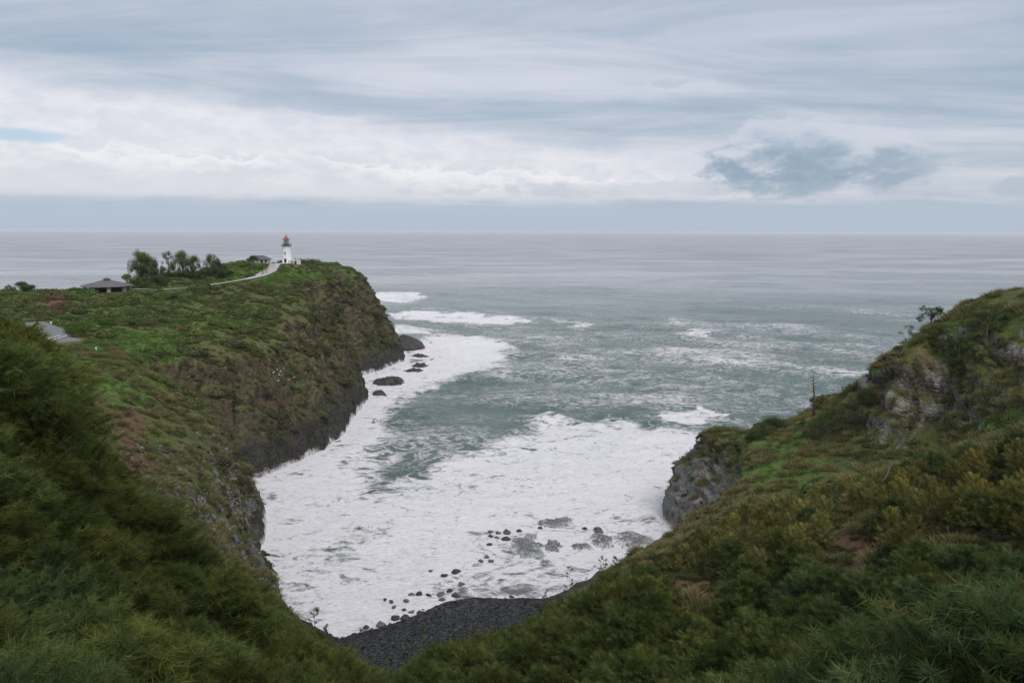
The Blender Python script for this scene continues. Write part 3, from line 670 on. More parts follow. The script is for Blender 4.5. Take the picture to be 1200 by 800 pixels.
for (x_, y_), z_, d_, b_ in zip(cand, cz, cd, cb):
    if y_ < 18 and abs(x_) < 3: continue
    if y_ > 128 and not (3 < x_ < 34): continue
    bpx, bpy_ = proj(np.array(x_), np.array(y_), z_-.3)
    if bpx < -120 or bpx > 1320: continue
    if z_ < (4.5 if x_ < 3 else 3.0) or d_ < (9 if x_ < 0 else 2.5) or b_ > .85: continue
    hgt_ = rng.uniform(4.5, 8.5) if (450 < bpx < 790 and y_ > 80) or (bpx < 120 and 40 < y_ < 90) else rng.uniform(2.6, 5.6)
    right = bpx > 640 and x_ > 0
    while hgt_ > .9:
        tpx, tpy = proj(np.array(x_+.1*hgt_), np.array(y_), z_+hgt_)
        if tpy > np.interp(tpx, OX, OY)+rng.uniform(-4, 10): break
        hgt_ *= .85
    if hgt_ <= 1.0 or tpy > 960: continue
    if any(abs(bpx-cx_) < rx_ and tpy < cy_+ry_ and bpy_ > cy_-12 for cx_, cy_, rx_, ry_ in ((1000, 645, 30, 16), (800, 690, 42, 12), (1085, 640, 14, 10), (905, 668, 14, 8))): continue
    bare = fbm(np.array([x_]), np.array([y_]), np.array([0.]), 9, 2)[0]
    if right and bare > (.30 if bpx < 850 else .12): continue
    if (abs(bpx-1000) < 34 and abs(bpy_-645) < 34) or (abs(bpx-800) < 48 and abs(bpy_-692) < 18): continue
    dist = math.hypot(x_, y_)
    if dist < 16: continue
    gold = right and tpy < 640 - (tpx-900)*.12 and rng.random() < .85
    kind_ = 'g' if gold else 'b' if (right and tpx > 940 and rng.random() < .75) or (tpx < 130 and tpy > 620 and rng.random() < .45) else 'd'
    shr.append((dist/hgt_, x_, y_, z_, hgt_, kind_, float(tpx), float(tpy)))
shr.sort()
print('shrubs', len(shr))
LAB = {'d0': ('dark green ironwood shrub on the left slope', 'ironwood shrubs on the left slope'),
       'd1': ('dark olive ironwood shrub below, before the pebble beach', 'ironwood shrubs above the beach'),
       'd2': ('dark green ironwood shrub right of the beach', 'ironwood shrubs on the lower right slope'),
       'b0': ('bluish drooping ironwood shrub at lower left', 'bluish ironwood shrubs at lower left'),
       'b2': ('blue green drooping ironwood shrub on the right slope', 'blue green ironwood shrubs on the right slope'),
       'g2': ('thin olive gold shrub on the right slope', 'olive gold shrubs on the right slope')}
GC = {'d': (1, 1, 1), 'b': (1, 1, 1), 'g': (1, 1, 1)}
far_pts = []
for i, (dd_, x_, y_, z_, hgt_, kd, tpx, tpy) in enumerate(shr):
    sc = hgt_/4.5; wid = sc*(1.15 if kd != 'g' else .95)*rng.uniform(.9, 1.25)
    if sc < .5: wid *= 1.35
    if i >= 296: far_pts.append((x_, y_, z_, sc, wid, kd)); continue
    zone = '0' if x_ < 0 and tpx < 400 else '1' if tpx < 660 else '2'
    if kd == 'b' and zone == '1': kd = 'd'
    lab, grp = LAB.get(kd+zone, LAB['d'+zone])
    edge_ = float(np.interp(tpx, OX, OY)); tall = 'tall' if hgt_ > 4.4 else 'low' if hgt_ < 2.4 else 'medium'
    band = ', on the skyline edge of the thicket' if tpy < edge_+28 else ', near the bottom edge' if tpy > 735 else ', in its middle'
    lab = tall+' '+lab.replace('ironwood shrub', 'ironwood').replace(' of the photo', '')+band
    name = 'olive_shrub' if kd == 'g' else 'ironwood_shrub'
    lib = {'d': CAS, 'b': CAB, 'g': GOL}[kd]; wm, cm = lib[rng.integers(len(lib))]
    r_ = empty(name, (x_, y_, z_-.25), rng.uniform(0, 6.28) if kd == 'g' else rng.uniform(-.7, .7), lab, 'shrub', grp, (wid, wid, sc))
    link('trunk', wm, r_); c_ = link('crown', cm, r_)
    v = rng.uniform(.62, 1.25); wa = rng.uniform(0, 1)**2*(.45 if kd != 'g' else .2)
    c_.color = (v*(1+wa*.8), v*(1+wa*.25), v*(1-wa*.25), 1)

# ------------------------------------------------------------------ scatter by geometry nodes (uncountable cover only)
def scatter(name, src_mesh, pos_, rotv, scl, tint, label):
    me = bpy.data.meshes.new(name); me.vertices.add(len(pos_)); me.vertices.foreach_set('co', np.ascontiguousarray(pos_, np.float32).ravel())
    a = me.attributes.new('irot', 'FLOAT_VECTOR', 'POINT'); a.data.foreach_set('vector', np.ascontiguousarray(rotv, np.float32).ravel())
    a = me.attributes.new('iscl', 'FLOAT_VECTOR', 'POINT'); a.data.foreach_set('vector', np.ascontiguousarray(scl, np.float32).ravel())
    a = me.attributes.new('itint', 'FLOAT_COLOR', 'POINT'); a.data.foreach_set('color', np.ascontiguousarray(np.c_[tint, np.ones(len(tint))], np.float32).ravel())
    o = bpy.data.objects.new(name, me); C.objects.link(o); tag(o, label, kind='stuff')
    src = bpy.data.objects.new(name+'_piece', src_mesh)
    g = bpy.data.node_groups.new(name, 'GeometryNodeTree'); g.interface.new_socket('Geometry', in_out='INPUT', socket_type='NodeSocketGeometry'); g.interface.new_socket('Geometry', in_out='OUTPUT', socket_type='NodeSocketGeometry')
    N, K = g.nodes, g.links; gi = N.new('NodeGroupInput'); go = N.new('NodeGroupOutput'); ip = N.new('GeometryNodeInstanceOnPoints'); ob = N.new('GeometryNodeObjectInfo')
    ob.inputs['Object'].default_value = src; ob.inputs['As Instance'].default_value = True
    m2p = N.new('GeometryNodeMeshToPoints'); K.new(gi.outputs[0], m2p.inputs[0]); K.new(m2p.outputs[0], ip.inputs['Points']); K.new(ob.outputs['Geometry'], ip.inputs['Instance'])
    for nm, sk in (('irot', 'Rotation'), ('iscl', 'Scale')):
        na = N.new('GeometryNodeInputNamedAttribute'); na.data_type = 'FLOAT_VECTOR'; na.inputs['Name'].default_value = nm; K.new(na.outputs['Attribute'], ip.inputs[sk])
    K.new(ip.outputs[0], go.inputs[0]); md = o.modifiers.new('scatter', 'NODES'); md.node_group = g; return o
m_scrub = scrub_material('scrub_leaves', 1.0)
def dome(seed, n, size, flat=.75, name='bush'):
    r = np.random.default_rng(seed); v = unit(r.normal(size=(n, 3))); v[:, 2] = np.abs(v[:, 2])
    rr = (.62+.38*r.random(n))*(1+.22*np.sin(v[:, 0]*4+seed)+.18*np.sin(v[:, 1]*5+seed*2))
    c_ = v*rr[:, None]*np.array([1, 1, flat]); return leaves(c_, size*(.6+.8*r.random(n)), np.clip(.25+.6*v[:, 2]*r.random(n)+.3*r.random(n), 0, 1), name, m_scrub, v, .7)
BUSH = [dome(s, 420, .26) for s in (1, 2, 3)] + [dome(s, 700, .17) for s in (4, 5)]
def wisp(seed, n, name='tuft'):          # upright wispy clump
    r = np.random.default_rng(seed); b0 = np.c_[r.normal(size=(n, 2))*.28, r.random(n)*.5]
    d = unit(np.c_[b0[:, :2]*1.3+r.normal(size=(n, 2))*.35, .9*np.ones(n)])
    return needles(b0, d, .4+.5*r.random(n), .035+.03*r.random(n), r.random(n), name, m_scrub)
WISP = [wisp(31, 170), wisp(32, 240)]
def rots(i, up=.5):
    n = unit(fn[i]*(1-up)+np.array([0, 0, 1])*up); th = rng.uniform(-.6, .6, len(i))
    return np.c_[np.arctan2(-n[:, 1], n[:, 2])*1.0, np.arcsin(np.clip(n[:, 0], -1, 1)), th]
cl = fbm(fc[:, 0], fc[:, 1], fc[:, 2], 11, 4); cl2 = fbm(fc[:, 0]+90, fc[:, 1], fc[:, 2], 5, 3)
okb = infr*(dpath > 5.0)*(fbea < .3)*(fwet < .75)*(fc[:, 2] > 5)
fst = 1-fn[:, 2]
depth = fc[:, 1]
gcl = gray.ravel()[q4[:, 0]]; lushp = sst(fcol[:, 1]-1.35*fcol[:, 0], 0, .02)
okb = okb*(1-.85*gcl)*(1-.85*sst(fcol[:, 0]/np.maximum(fcol[:, 1], 1e-3), 1.35, 1.6)*(fcol[:, 0] > .11))
# windswept dark scrub, in clumps
for k in range(5):
    wg = okb*(1-.75*lushp)*(1-.6*sst(fst, .3, .5)*(depth > 190))*sst(cl+.4*cl2, .0, .25)*(1-.8*frock)*(depth > 95)*np.where(depth > 200, 1, .7)*(1-.9*gcl)
    i = pick(1500, wg); p = jitter(i); dk = rng.random(len(i))[:, None]
    s = (.5+1.2*rng.random(len(i))**2)*np.where(p[:, 1] > 190, 1.15, .62)*np.clip(1+cl[i], .6, 1.5)
    s = s*(1+.25*(k % 2))
    t = fcol[i]*.85 + (np.array([.042, .055, .026])*(1-dk)+np.array([.085, .10, .045])*dk)*.4
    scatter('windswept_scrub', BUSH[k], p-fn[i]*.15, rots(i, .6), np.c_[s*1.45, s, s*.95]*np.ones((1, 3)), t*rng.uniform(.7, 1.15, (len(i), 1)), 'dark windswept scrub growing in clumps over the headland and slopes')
# fresh low ground cover
for k in range(2):
    lush = sst(fcol[:, 1]-fcol[:, 0], .022, .06)
    i = pick(4800, okb*(lush+2*lushp)*(1-frock)*(depth > 90)*np.where(depth > 150, 1, 1.4)); p = jitter(i); s = (.35+.55*rng.random(len(i)))*np.where(p[:, 1] > 190, 1.3, .75)
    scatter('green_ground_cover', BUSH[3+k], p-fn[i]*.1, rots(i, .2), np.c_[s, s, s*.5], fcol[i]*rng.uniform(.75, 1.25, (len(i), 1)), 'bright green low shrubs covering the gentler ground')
i = pick(8000, okb*(1-frock)*(depth > 170)*(1-.5*lushp)); p = jitter(i); s = .35+.75*rng.random(len(i))**1.6
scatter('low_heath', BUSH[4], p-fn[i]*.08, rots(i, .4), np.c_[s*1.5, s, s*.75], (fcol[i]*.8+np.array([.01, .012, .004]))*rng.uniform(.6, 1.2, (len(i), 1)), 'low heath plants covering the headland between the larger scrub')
# brown and olive cliff plants
i = pick(4200, okb*sst(fst, .12, .4)*(depth > 100)*(.4+.6*sst(cl2, -.1, .2))); p = jitter(i); s = .3+.6*rng.random(len(i))**1.5
h_ = rng.random(len(i))[:, None]
scatter('cliff_plants', BUSH[0], p, rots(i, .3), np.c_[s*1.2, s, s*.8], (np.array([.08, .095, .042])*(1-h_)+np.array([.17, .135, .075])*h_)*rng.uniform(.7, 1.2, (len(i), 1)), 'olive and brown plants clinging to the cliffs')
# dry grass
i = pick(5200, okb*(depth > 60)*(depth < 215)*sst(cl2-.4*cl, -.1, .2)*(1-.8*frock)); p = jitter(i); s = .6+.8*rng.random(len(i)); h_ = rng.random(len(i))[:, None]
scatter('dry_grass', WISP[0], p, rots(i, .7), np.c_[s*1.5, s*1.5, s], (np.array([.14, .16, .06])*(1-h_)+np.array([.28, .23, .11])*h_), 'dry grass and thin stems between the shrubs')
# undergrowth beneath the thicket
i = pick(4500, infr*(fbea < .4)*(depth > 9)*(depth < 115)*(fc[:, 2] > 4.5)*(fpy > np.interp(fpx, OX, OY)-6)*(.3+.7*(fcol[:, 0] < fcol[:, 1]*1.15))); p = jitter(i); s = .35+.65*rng.random(len(i))
scatter('undergrowth', BUSH[4], p, rots(i, .5), np.c_[s*1.1, s, s*.8], (np.array([.065, .075, .034]))*rng.uniform(.6, 1.3, (len(i), 1)), 'dark undergrowth beneath the ironwood thicket')
i = pick(3500, infr*(fbea < .4)*(depth > 9)*(depth < 115)*(fc[:, 2] > 5)); p = jitter(i); s = .5+.6*rng.random(len(i)); h_ = rng.random(len(i))[:, None]
scatter('undergrowth_stems', WISP[1], p, rots(i, .7), np.c_[s*1.2, s*1.2, s], (np.array([.075, .09, .036])*(1-h_)+np.array([.17, .14, .06])*h_), 'thin olive stems beneath the ironwood thicket')
# rest of the thicket, farther off
for kd, lib in (('d', CAS), ('b', CAB), ('g', GOL)):
    for k, (wm, cm) in enumerate(lib):
        pts = [q_ for j, q_ in enumerate(far_pts) if q_[5] == kd and j % len(lib) == k]
        if not pts: continue
        A_ = np.array([q_[:5] for q_ in pts], float)
        cme = cm.copy(); cme.materials.clear(); cme.materials.append(m_scrub)
        base = {'d': (.108, .142, .044), 'b': (.095, .14, .055), 'g': (.24, .24, .080)}[kd]
        vv = rng.uniform(.6, 1.3, (len(A_), 1)); wa = rng.random((len(A_), 1))**2*.4
        scatter('distant_thicket', cme, A_[:, :3]-np.array([0, 0, .25]), np.c_[np.zeros((len(A_), 2)), rng.uniform(-.7, .7, len(A_))], A_[:, [4, 4, 3]], np.array(base)*vv*np.c_[1+wa*.7, 1+wa*.2, 1-wa*.2], 'farther ironwood and olive shrubs merging into one thicket')

# ------------------------------------------------------------------ stones
m_peb = scrub_material('pebble_stone', 1.0); m_peb.name = 'pebble_stone'
m_basalt = simple('wet_basalt', (.062, .058, .055), .7, .45, 1.2, bump=.12, spec=.2)
m_brownrock = simple('brown_boulder', (.125, .108, .100), .5, .4, 1.4, bump=.1, spec=.45)
m_greyrock = simple('grey_ledge', (.15, .15, .148), .6, .45, .8, bump=.18, spec=.4)
for m_w in (m_greyrock, m_basalt):                            # foam running off the washed ledges
    if m_w is m_basalt: continue
    nn = NB(m_w.node_tree); bb = m_w.node_tree.nodes['Principled BSDF']; src_ = bb.inputs['Base Color'].links[0].from_socket
    wp = nn.new('ShaderNodeNewGeometry').outputs['Position']; lf = nn.m('SUBTRACT', 1.0, nn.m('MULTIPLY', nn.m('ABSOLUTE', nn.m('SUBTRACT', nn.noise(wp, .9, 6, .65, 1.0), .5)), 7.0))
    zz_ = nn.sep(wp)[2]; nn.put(bb.inputs['Base Color'], nn.mix(nn.ss(nn.m('SUBTRACT', lf, nn.m('MULTIPLY', zz_, .45)), .55, 1.1), src_, (.80, .78, .78)))
def rockmesh(seed, sub=3, amp=.28, name='rock', mat=None, flat=1.0, top=None):
    b_ = bmesh.new(); bmesh.ops.create_icosphere(b_, subdivisions=sub, radius=1); v = np.array([x.co[:] for x in b_.verts])
    r = np.random.default_rng(seed)
    for _ in range(14):
        n = unit(r.normal(size=3)); dd_ = r.uniform(.42, .82); s_ = v@n; v = v-np.where(s_ > dd_, s_-dd_, 0)[:, None]*n*.85
    v = v*(1+amp*fbm(v[:, 0]+seed, v[:, 1], v[:, 2], .9, 4, .55))[:, None]
    v[:, 2] *= flat
    for x, c_ in zip(b_.verts, v): x.co = c_
    me = bpy.data.meshes.new(name); b_.to_mesh(me); b_.free(); me.shade_smooth() if sub > 3 else None
    if mat: me.materials.append(mat)
    return me
peb_src = [rockmesh(s, 1, .2, 'pebble', m_peb, .6) for s in (61, 62)]
for k, (n_, lo, hi) in enumerate(((9000, .07, .17), (2200, .16, .42))):
    i = pick(n_, (fbea > .5)*(fc[:, 2] < 8)*(fc[:, 2] > .1)*(np.abs(fc[:, 0]+8) < 40)*(sst(-fc[:, 0], -30, 22)*.9+.2 if k else 1)); p = jitter(i); s = rng.uniform(lo, hi, len(i)); g_ = rng.random(len(i))[:, None]**1.5
    scatter('beach_pebbles', peb_src[k], p, rng.uniform(-1, 1, (len(i), 3)), np.c_[s, s*.8, s*.7], (np.array([.035, .036, .04])*(1-g_)+np.array([.19, .185, .185])*g_)*1.0, 'dark grey pebbles of the storm beach')
nsm = (fc[:, 0] < -38)*(fc[:, 0] > -80)*(depth > 100)*(depth < 180)*(fc[:, 2] > 6)
i = pick(4500, nsm*sst(fst, .15, .35)*sst(cl2, .0, .22)); p = jitter(i); s = rng.uniform(.2, .9, len(i)); g_ = rng.random(len(i))[:, None]
scatter('loose_pale_stones', peb_src[0], p, rng.uniform(-1, 1, (len(i), 3)), np.c_[s, s*.7, s*.6], (np.array([.16, .155, .15])*(1-g_)+np.array([.52, .50, .46])*g_), 'pale loose stones scattered down the near left cliff')
ROCKS = [rockmesh(70+k, 3, .3, 'boulder', m_basalt if k % 3 else m_brownrock, .8) for k in range(7)]
def rockat(px, py, wpx, flat, me, name, label, cat, group, zb=0.0, asp=.8, rz=None):
    x_, y_, z_ = atZ(px, py, zb); s = wpx*y_/FPX/2*rng.uniform(1.05, 1.5); asp *= rng.uniform(.6, 1.15); flat *= rng.uniform(.8, 1.5)
    o = link(name, me); o.location = (x_, y_, max(z_, zb)); o.rotation_euler = (rng.uniform(-.3, .3), rng.uniform(-.3, .3), rng.uniform(-.8, .8)) if rz is None else (0, 0, rz); o.scale = (s, s*asp, s*flat)
    return tag(o, label, cat, group)
bl = [(505,668.5,6),(534,669.5,13),(520,674,10),(482,696,8),(492,696,10),(502,697.5,10),(516,697,11),(519,703,9),(527,692,12),(533,697,12),(476,704,10),(451.5,702,6),(458,704,6),(512,711,10),(483,717,10),(492,718,11),(505,716,7),(496,714,6),(464,724,11),(474,724,12),(446,732.5,13),(460,734,12),(429,734,8),(416,744,9),(436,739,8),(437,750,6),(527,706,6),(462,711,6),(540,684,10),(474,714,7),(423,738,5),(441,743,6),(452,741,6),(470,731,7)]
for k, (a, b_, w_) in enumerate(bl):
    rockat(a, b_, w_, .62, ROCKS[k % 7], 'boulder', ('brown' if k % 7 % 3 == 0 else 'dark')+' boulder '+('at the far left tip of the waterline' if a < 445 else 'in the row where foam meets the left pebbles' if a < 470 else 'in the main cluster left of the beach middle' if a < 500 else 'at the right side of the main boulder cluster' if a < 518 else 'seaward of the beach middle')+(', farther out' if b_ < 700 else ', close to the pebbles'), 'boulder', 'boulders along the waterline of the beach')
rockat(484, 727, 17, .5, ROCKS[0], 'boulder', 'largest pale brown boulder in the cluster where foam meets the pebbles', 'boulder', 'boulders along the waterline of the beach')
rockat(600, 699, 8, .5, ROCKS[2], 'boulder', 'lone small dark rock by the foam line in the middle of the beach', 'boulder', 'boulders along the waterline of the beach')
for k, (a, b_, w_) in enumerate([(584,625,11),(583,630.5,10),(575,624,8),(575,629,9),(592,632,12),(609,622.5,9),(574,638,9),(571,653,9),(564,658,9),(575,658,10),(633,618,8),(685,619,8)]):
    rockat(a, b_, w_, .7, ROCKS[(k*3) % 7], 'boulder', 'brown boulder among the foam just off the pebble beach', 'boulder', 'boulders in the foam off the beach')
rockat(594, 625, 13, .95, ROCKS[3], 'boulder', 'tallest brown boulder of the group standing in the foam off the beach', 'boulder', 'boulders in the foam off the beach')
for k, (a, b_, w_) in enumerate([(604,577,7),(607,570,4),(601,573.5,3),(588,589,7),(596,586,3),(629,591.6,4),(638,585,5),(643,585,7),(650,583.6,7),(655,585,4)]):
    rockat(a, b_, w_, .5, ROCKS[(k*2) % 7], 'boulder', 'small rock tip showing through the white foam far out in the cove', 'rock', 'rock tips in the middle of the cove')
def ledge(seed, sub=5, amp=.5, mat=None, name='rock_ledge', hump=.9):
    nx, ny = 64, 40; gx, gy = np.meshgrid(np.linspace(-1.15, 1.15, nx), np.linspace(-1.15, 1.15, ny))
    e = 1-(gx**2+gy**2)*1.25+1.5*fbm(gx*1.1+seed*3, gy*1.6, 0., .8, 4)
    z = hump*np.clip(e, -1, 1)**1+ .9*(ridged(gx*.8+seed, gy*1.7, .3, .55, 4, .6)-.55)*np.clip(e+.4, 0, 1)-.25
    z = np.floor(z*5+.35*fbm(gx, gy, seed*1., .3, 3))/5*.45+z*.55
    V = np.stack([gx+.05*fbm(gx, gy, 3., .2, 2), gy+.05*fbm(gx, gy, 9., .2, 2), z], -1).reshape(-1, 3); ii = np.arange(nx*ny).reshape(ny, nx)
    Q = np.stack([ii[:-1, :-1], ii[:-1, 1:], ii[1:, 1:], ii[1:, :-1]], -1).reshape(-1, 4); Q = Q[V[Q][:, :, 2].max(1) > -.7]
    us_, iv_ = np.unique(Q, return_inverse=True); me = mesh_np(name, V[us_], iv_.reshape(-1, 4)); me.materials.append(mat); return me
for (a, b_, w_, fl, asp, m_, lab, sd) in [
    (654,612,52,.10,.30,m_greyrock,'long low jagged ledge of grey rock farthest out off the beach',1),
    (620,641,62,.085,.55,m_greyrock,'broad wave washed grey rock slab beside the boulder group',2),
    (648,640,26,.13,.7,m_greyrock,'smooth hump of grey rock at the right end of the broad slab',3),
    (705,633,30,.17,.6,m_greyrock,'grey block of rock awash between the slabs and the right headland',4),
    (701,621,12,.3,.7,m_brownrock,'small brown rock on the seaward side of the awash grey block',5),
    (742,631,52,.05,.4,m_greyrock,'flat foam covered slab nearest the right hand headland',6),
    (682,640,30,.06,.3,m_greyrock,'thin low rock between the broad slab and the grey block',7),
    (492,417,22,.18,.35,m_basalt,'low dark ledge just in front of the dark promontory',8),
    (492,428,20,.2,.4,m_basalt,'dark ledge in the surf, middle one below the far cliff',9),
    (484,434,26,.13,.3,m_basalt,'thin long dark ledge in the surf at the foot of the far cliff',10),
    (455,445,36,.14,.35,m_basalt,'long dark ledge in the channel between the two cliff faces',11),
    (443,461,18,.3,.55,m_basalt,'jagged dark ledge off the corner of the near bulging cliff',12),
    (442,470,20,.15,.5,m_basalt,'low shelf of dark rock joining the bulging cliff corner',13),
    (396,519,14,.2,.6,m_basalt,'dark wet rock step at the foot of the bulging cliff',14),
    (303,590,22,.25,.6,m_greyrock,'grey rock step at the foot of the near left cliff',15)]:
    x_, y_, _ = atZ(a, b_, 0); o = rockat(a, b_, w_, 1, ledge(sd, 4, .45, m_), 'rock_ledge', lab, 'rock', 'ledges of rock awash in the cove', rz=rng.uniform(-.15, .15), asp=asp*1.0)
    s = w_*y_/FPX/2; hh_s = max(s*fl*1.7, .9); o.scale = (s, s*asp*2.6, hh_s); o.location.z = hh_s*.02
for (a, b_, w_, lab) in [(505,401.5,4,'tiny rock tip seaward of the dark promontory'),(505,408,6,'small dark rock between the promontory and the low ledge'),(506,421,5,'small outer rock beside the low dark ledge'),(465,446,7,'small rock at the outer end of the long channel ledge'),(452,464,7,'small rock off the jagged ledge by the cliff corner')]:
    rockat(a, b_, w_, .35, ROCKS[4], 'sea_rock', lab, 'rock', 'small rocks off the far cliff')
pr = link('rock_promontory', rockmesh(31, 5, .5, 'rock_promontory', m_basalt, 1.0)); pxp = atZ(468, 408, 0); pr.location = (pxp[0]+3.5, pxp[1]+9, -1); pr.scale = (16, 20, 9.2)
tag(pr, 'low dark rocky promontory reaching into the surf beyond the headland', 'promontory')
# ------------------------------------------------------------------ buildings
m_white = simple('white_paint', (.80, .78, .75), .6, .08, .8)
m_red = simple('red_roof_paint', (.27, .09, .07), .55, .2, 2)
m_dgreen = simple('dark_green_metal', (.10, .13, .12), .5, .2, 2)
m_glass = simple('lantern_glass', (.30, .42, .38), .12, .2, 2, spec=.8)
m_dark = simple('dark_opening', (.030, .030, .032), .4, .2, 1)
m_tan = simple('tan_stone', (.40, .35, .27), .85, .25, 1.2, bump=.03)
m_shingle = simple('grey_wood_shingle', (.15, .14, .137), .8, .22, .8)
m_slate = simple('dark_grey_roof', (.12, .125, .13), .75, .2, .8)
m_conc = simple('pale_concrete', (.46, .43, .41), .85, .15, .4)
m_asph = simple('asphalt', (.20, .20, .205), .8, .2, 1.5)
m_line = simple('white_road_paint', (.75, .75, .73), .7, .1, 2)
# lighthouse
lz = hz_(LH[0], LH[1])
lh = empty('lighthouse', (LH[0], LH[1], lz-.1), R(-15), 'white round lighthouse with red conical roof on the tip of the headland', 'lighthouse', None, .95)
MB().lathe([(2.75, -.8), (2.75, .9), (2.62, 1.0), (2.25, 10.1), (2.25, 10.3)], 32).build('tower', m_white, lh, True)
gal = MB().lathe([(2.3, 10.25), (2.95, 10.6), (2.95, 10.85), (2.4, 10.9)], 32).build('gallery', m_dgreen, lh)
rb = MB()
for i in range(16):
    a = i*math.pi/8; rb.tube([(2.8*math.cos(a), 2.8*math.sin(a), 10.8), (2.8*math.cos(a), 2.8*math.sin(a), 11.8)], .035, 4)
for h_ in (11.3, 11.8): rb.tube([(2.8*math.cos(i*math.pi/12), 2.8*math.sin(i*math.pi/12), h_) for i in range(25)], .035, 4)
rb.build('railing', m_dgreen, gal)
lr = MB().lathe([(1.55, 10.85), (1.55, 11.6)], 16).build('lantern_room', m_dgreen, lh)
MB().lathe([(.85, 11.5), (1.1, 12.1), (1.15, 12.7), (1.1, 13.3), (.85, 13.8)], 16).build('lens', m_glass, lr, True)
mu = MB()
for i in range(8):
    a = i*math.pi/4; mu.tube([(1.5*math.cos(a), 1.5*math.sin(a), 11.5), (1.5*math.cos(a), 1.5*math.sin(a), 14.0)], .07, 4)
mu.build('glazing_bar', m_dgreen, lr)
rf = MB().lathe([(2.05, 13.9), (2.05, 14.1), (1.2, 14.75), (.5, 15.4), (.3, 15.7)], 24).build('roof', m_red, lh)
MB().lathe([(.3, 15.6), (.38, 15.95), (.25, 16.3), (.1, 16.5), (.06, 17.2)], 10).build('vent_ball', m_red, rf)
def onwall(r, ang, w_, z0, z1, d=.09): # box on the tower, ang from -Y
    mb = MB(); mb.box(-w_/2, w_/2, -r-d, -r+.5, z0, z1)
    c_, s_ = math.cos(ang), math.sin(ang); mb.v = [(x*c_-y*s_, x*s_+y*c_, z) for x, y, z in mb.v]; return mb
dr = onwall(2.62, R(12), 1.15, .7, 3.3).build('door', m_dark, lh); onwall(2.66, R(12), 1.5, 3.3, 3.55).build('lintel', m_white, dr)
onwall(2.46, R(10), .62, 5.7, 7.0).build('window', m_dark, lh)
onwall(2.46, R(-75), .62, 5.7, 7.0).build('window', m_dark, lh)
ax = empty('lighthouse_annex', (LH[0]+4.9, LH[1]-.8, hz_(LH[0]+4.9, LH[1]-1)-.2), R(-12), 'small white flat roofed hut joined to the foot of the lighthouse', 'hut')
MB().box(-2.1, 2.1, -1.6, 1.6, -.5, 2.5).build('wall', m_white, ax); MB().box(-2.25, 2.25, -1.75, 1.75, 2.5, 2.72).build('roof', m_white, ax)
MB().box(.5, 1.3, -1.64, -1.5, .1, 2.0).build('door', m_dark, ax); MB().box(-1.3, -.6, -1.64, -1.5, 1.0, 1.8).build('window', m_dark, ax)
def hiproof(hx, hy, z0, z1, rx, over=0, th=.18):
    mb = MB(); mb.add([(-hx,-hy,z0),(hx,-hy,z0),(hx,hy,z0),(-hx,hy,z0),(-rx,0,z1),(rx,0,z1),(-hx,-hy,z0-th),(hx,-hy,z0-th),(hx,hy,z0-th),(-hx,hy,z0-th)],
       [(0,1,5,4),(1,2,5),(2,3,4,5),(3,0,4),(6,9,8,7),(0,6,7,1),(1,7,8,2),(2,8,9,3),(3,9,6,0)]); return mb
# keeper's building beside the lighthouse
kb = empty('visitor_building', (HSE[0], HSE[1], hz_(HSE[0], HSE[1])-.1), R(8), 'low white building with dark grey hipped roof left of the lighthouse', 'building')
MB().box(-5.2, 5.2, -2.9, 3.2, -.6, 2.35).build('wall', m_white, kb)
hiproof(6.3, 4.4, 2.3, 4.5, 2.6).build('roof', m_slate, kb)
for x_ in (-5.6, -3.7, -1.6, .6, 2.7, 4.9): MB().box(x_, x_+.38, -4.0, -3.65, -.5, 2.12).build('post', m_white, kb)
for x_, w_ in ((-4.4, 1.0), (-4.2, 1.3), (1.3, 1.4), (3.6, 1.0)): MB().box(x_, x_+w_, -2.94, -2.8, 0.1 if w_ > 1.2 else .8, 2.0).build('door' if w_ > 1.2 else 'window', m_dark, kb)
# pavilion with double tiered roof on the plateau
pvz = hz_(PAV[0], PAV[1]); pv_ = empty('pavilion', (PAV[0], PAV[1], pvz-.5), R(10), 'open sided pavilion with broad grey shingled roof and small top tier', 'pavilion', sc=.88)
MB().lathe([(12.2, 3.1), (12.2, 3.3), (9.6, 4.0), (2.0, 5.85), (1.3, 6.0)], 8).build('roof', m_shingle, pv_)
cp_ = MB().lathe([(1.4, 5.9), (1.4, 6.4)], 8).build('cupola', m_dark, pv_); MB().lathe([(2.3, 6.4), (2.3, 6.5), (.25, 7.2)], 8).build('cupola_roof', m_shingle, cp_)
for k in range(8):
    a = (k+.5)*math.pi/4; x_, y_ = 9.4*math.cos(a), 9.4*math.sin(a); MB().box(x_-.75, x_+.75, y_-.75, y_+.75, -1.2, 3.15).build('pier', m_tan, pv_)
MB().box(-5.5, 6.2, -3.5, 4.5, -1, 3.1).build('inner_wall', m_dark, pv_); MB().lathe([(9.8, -1.4), (9.8, .15)], 16).build('floor', m_conc, pv_)
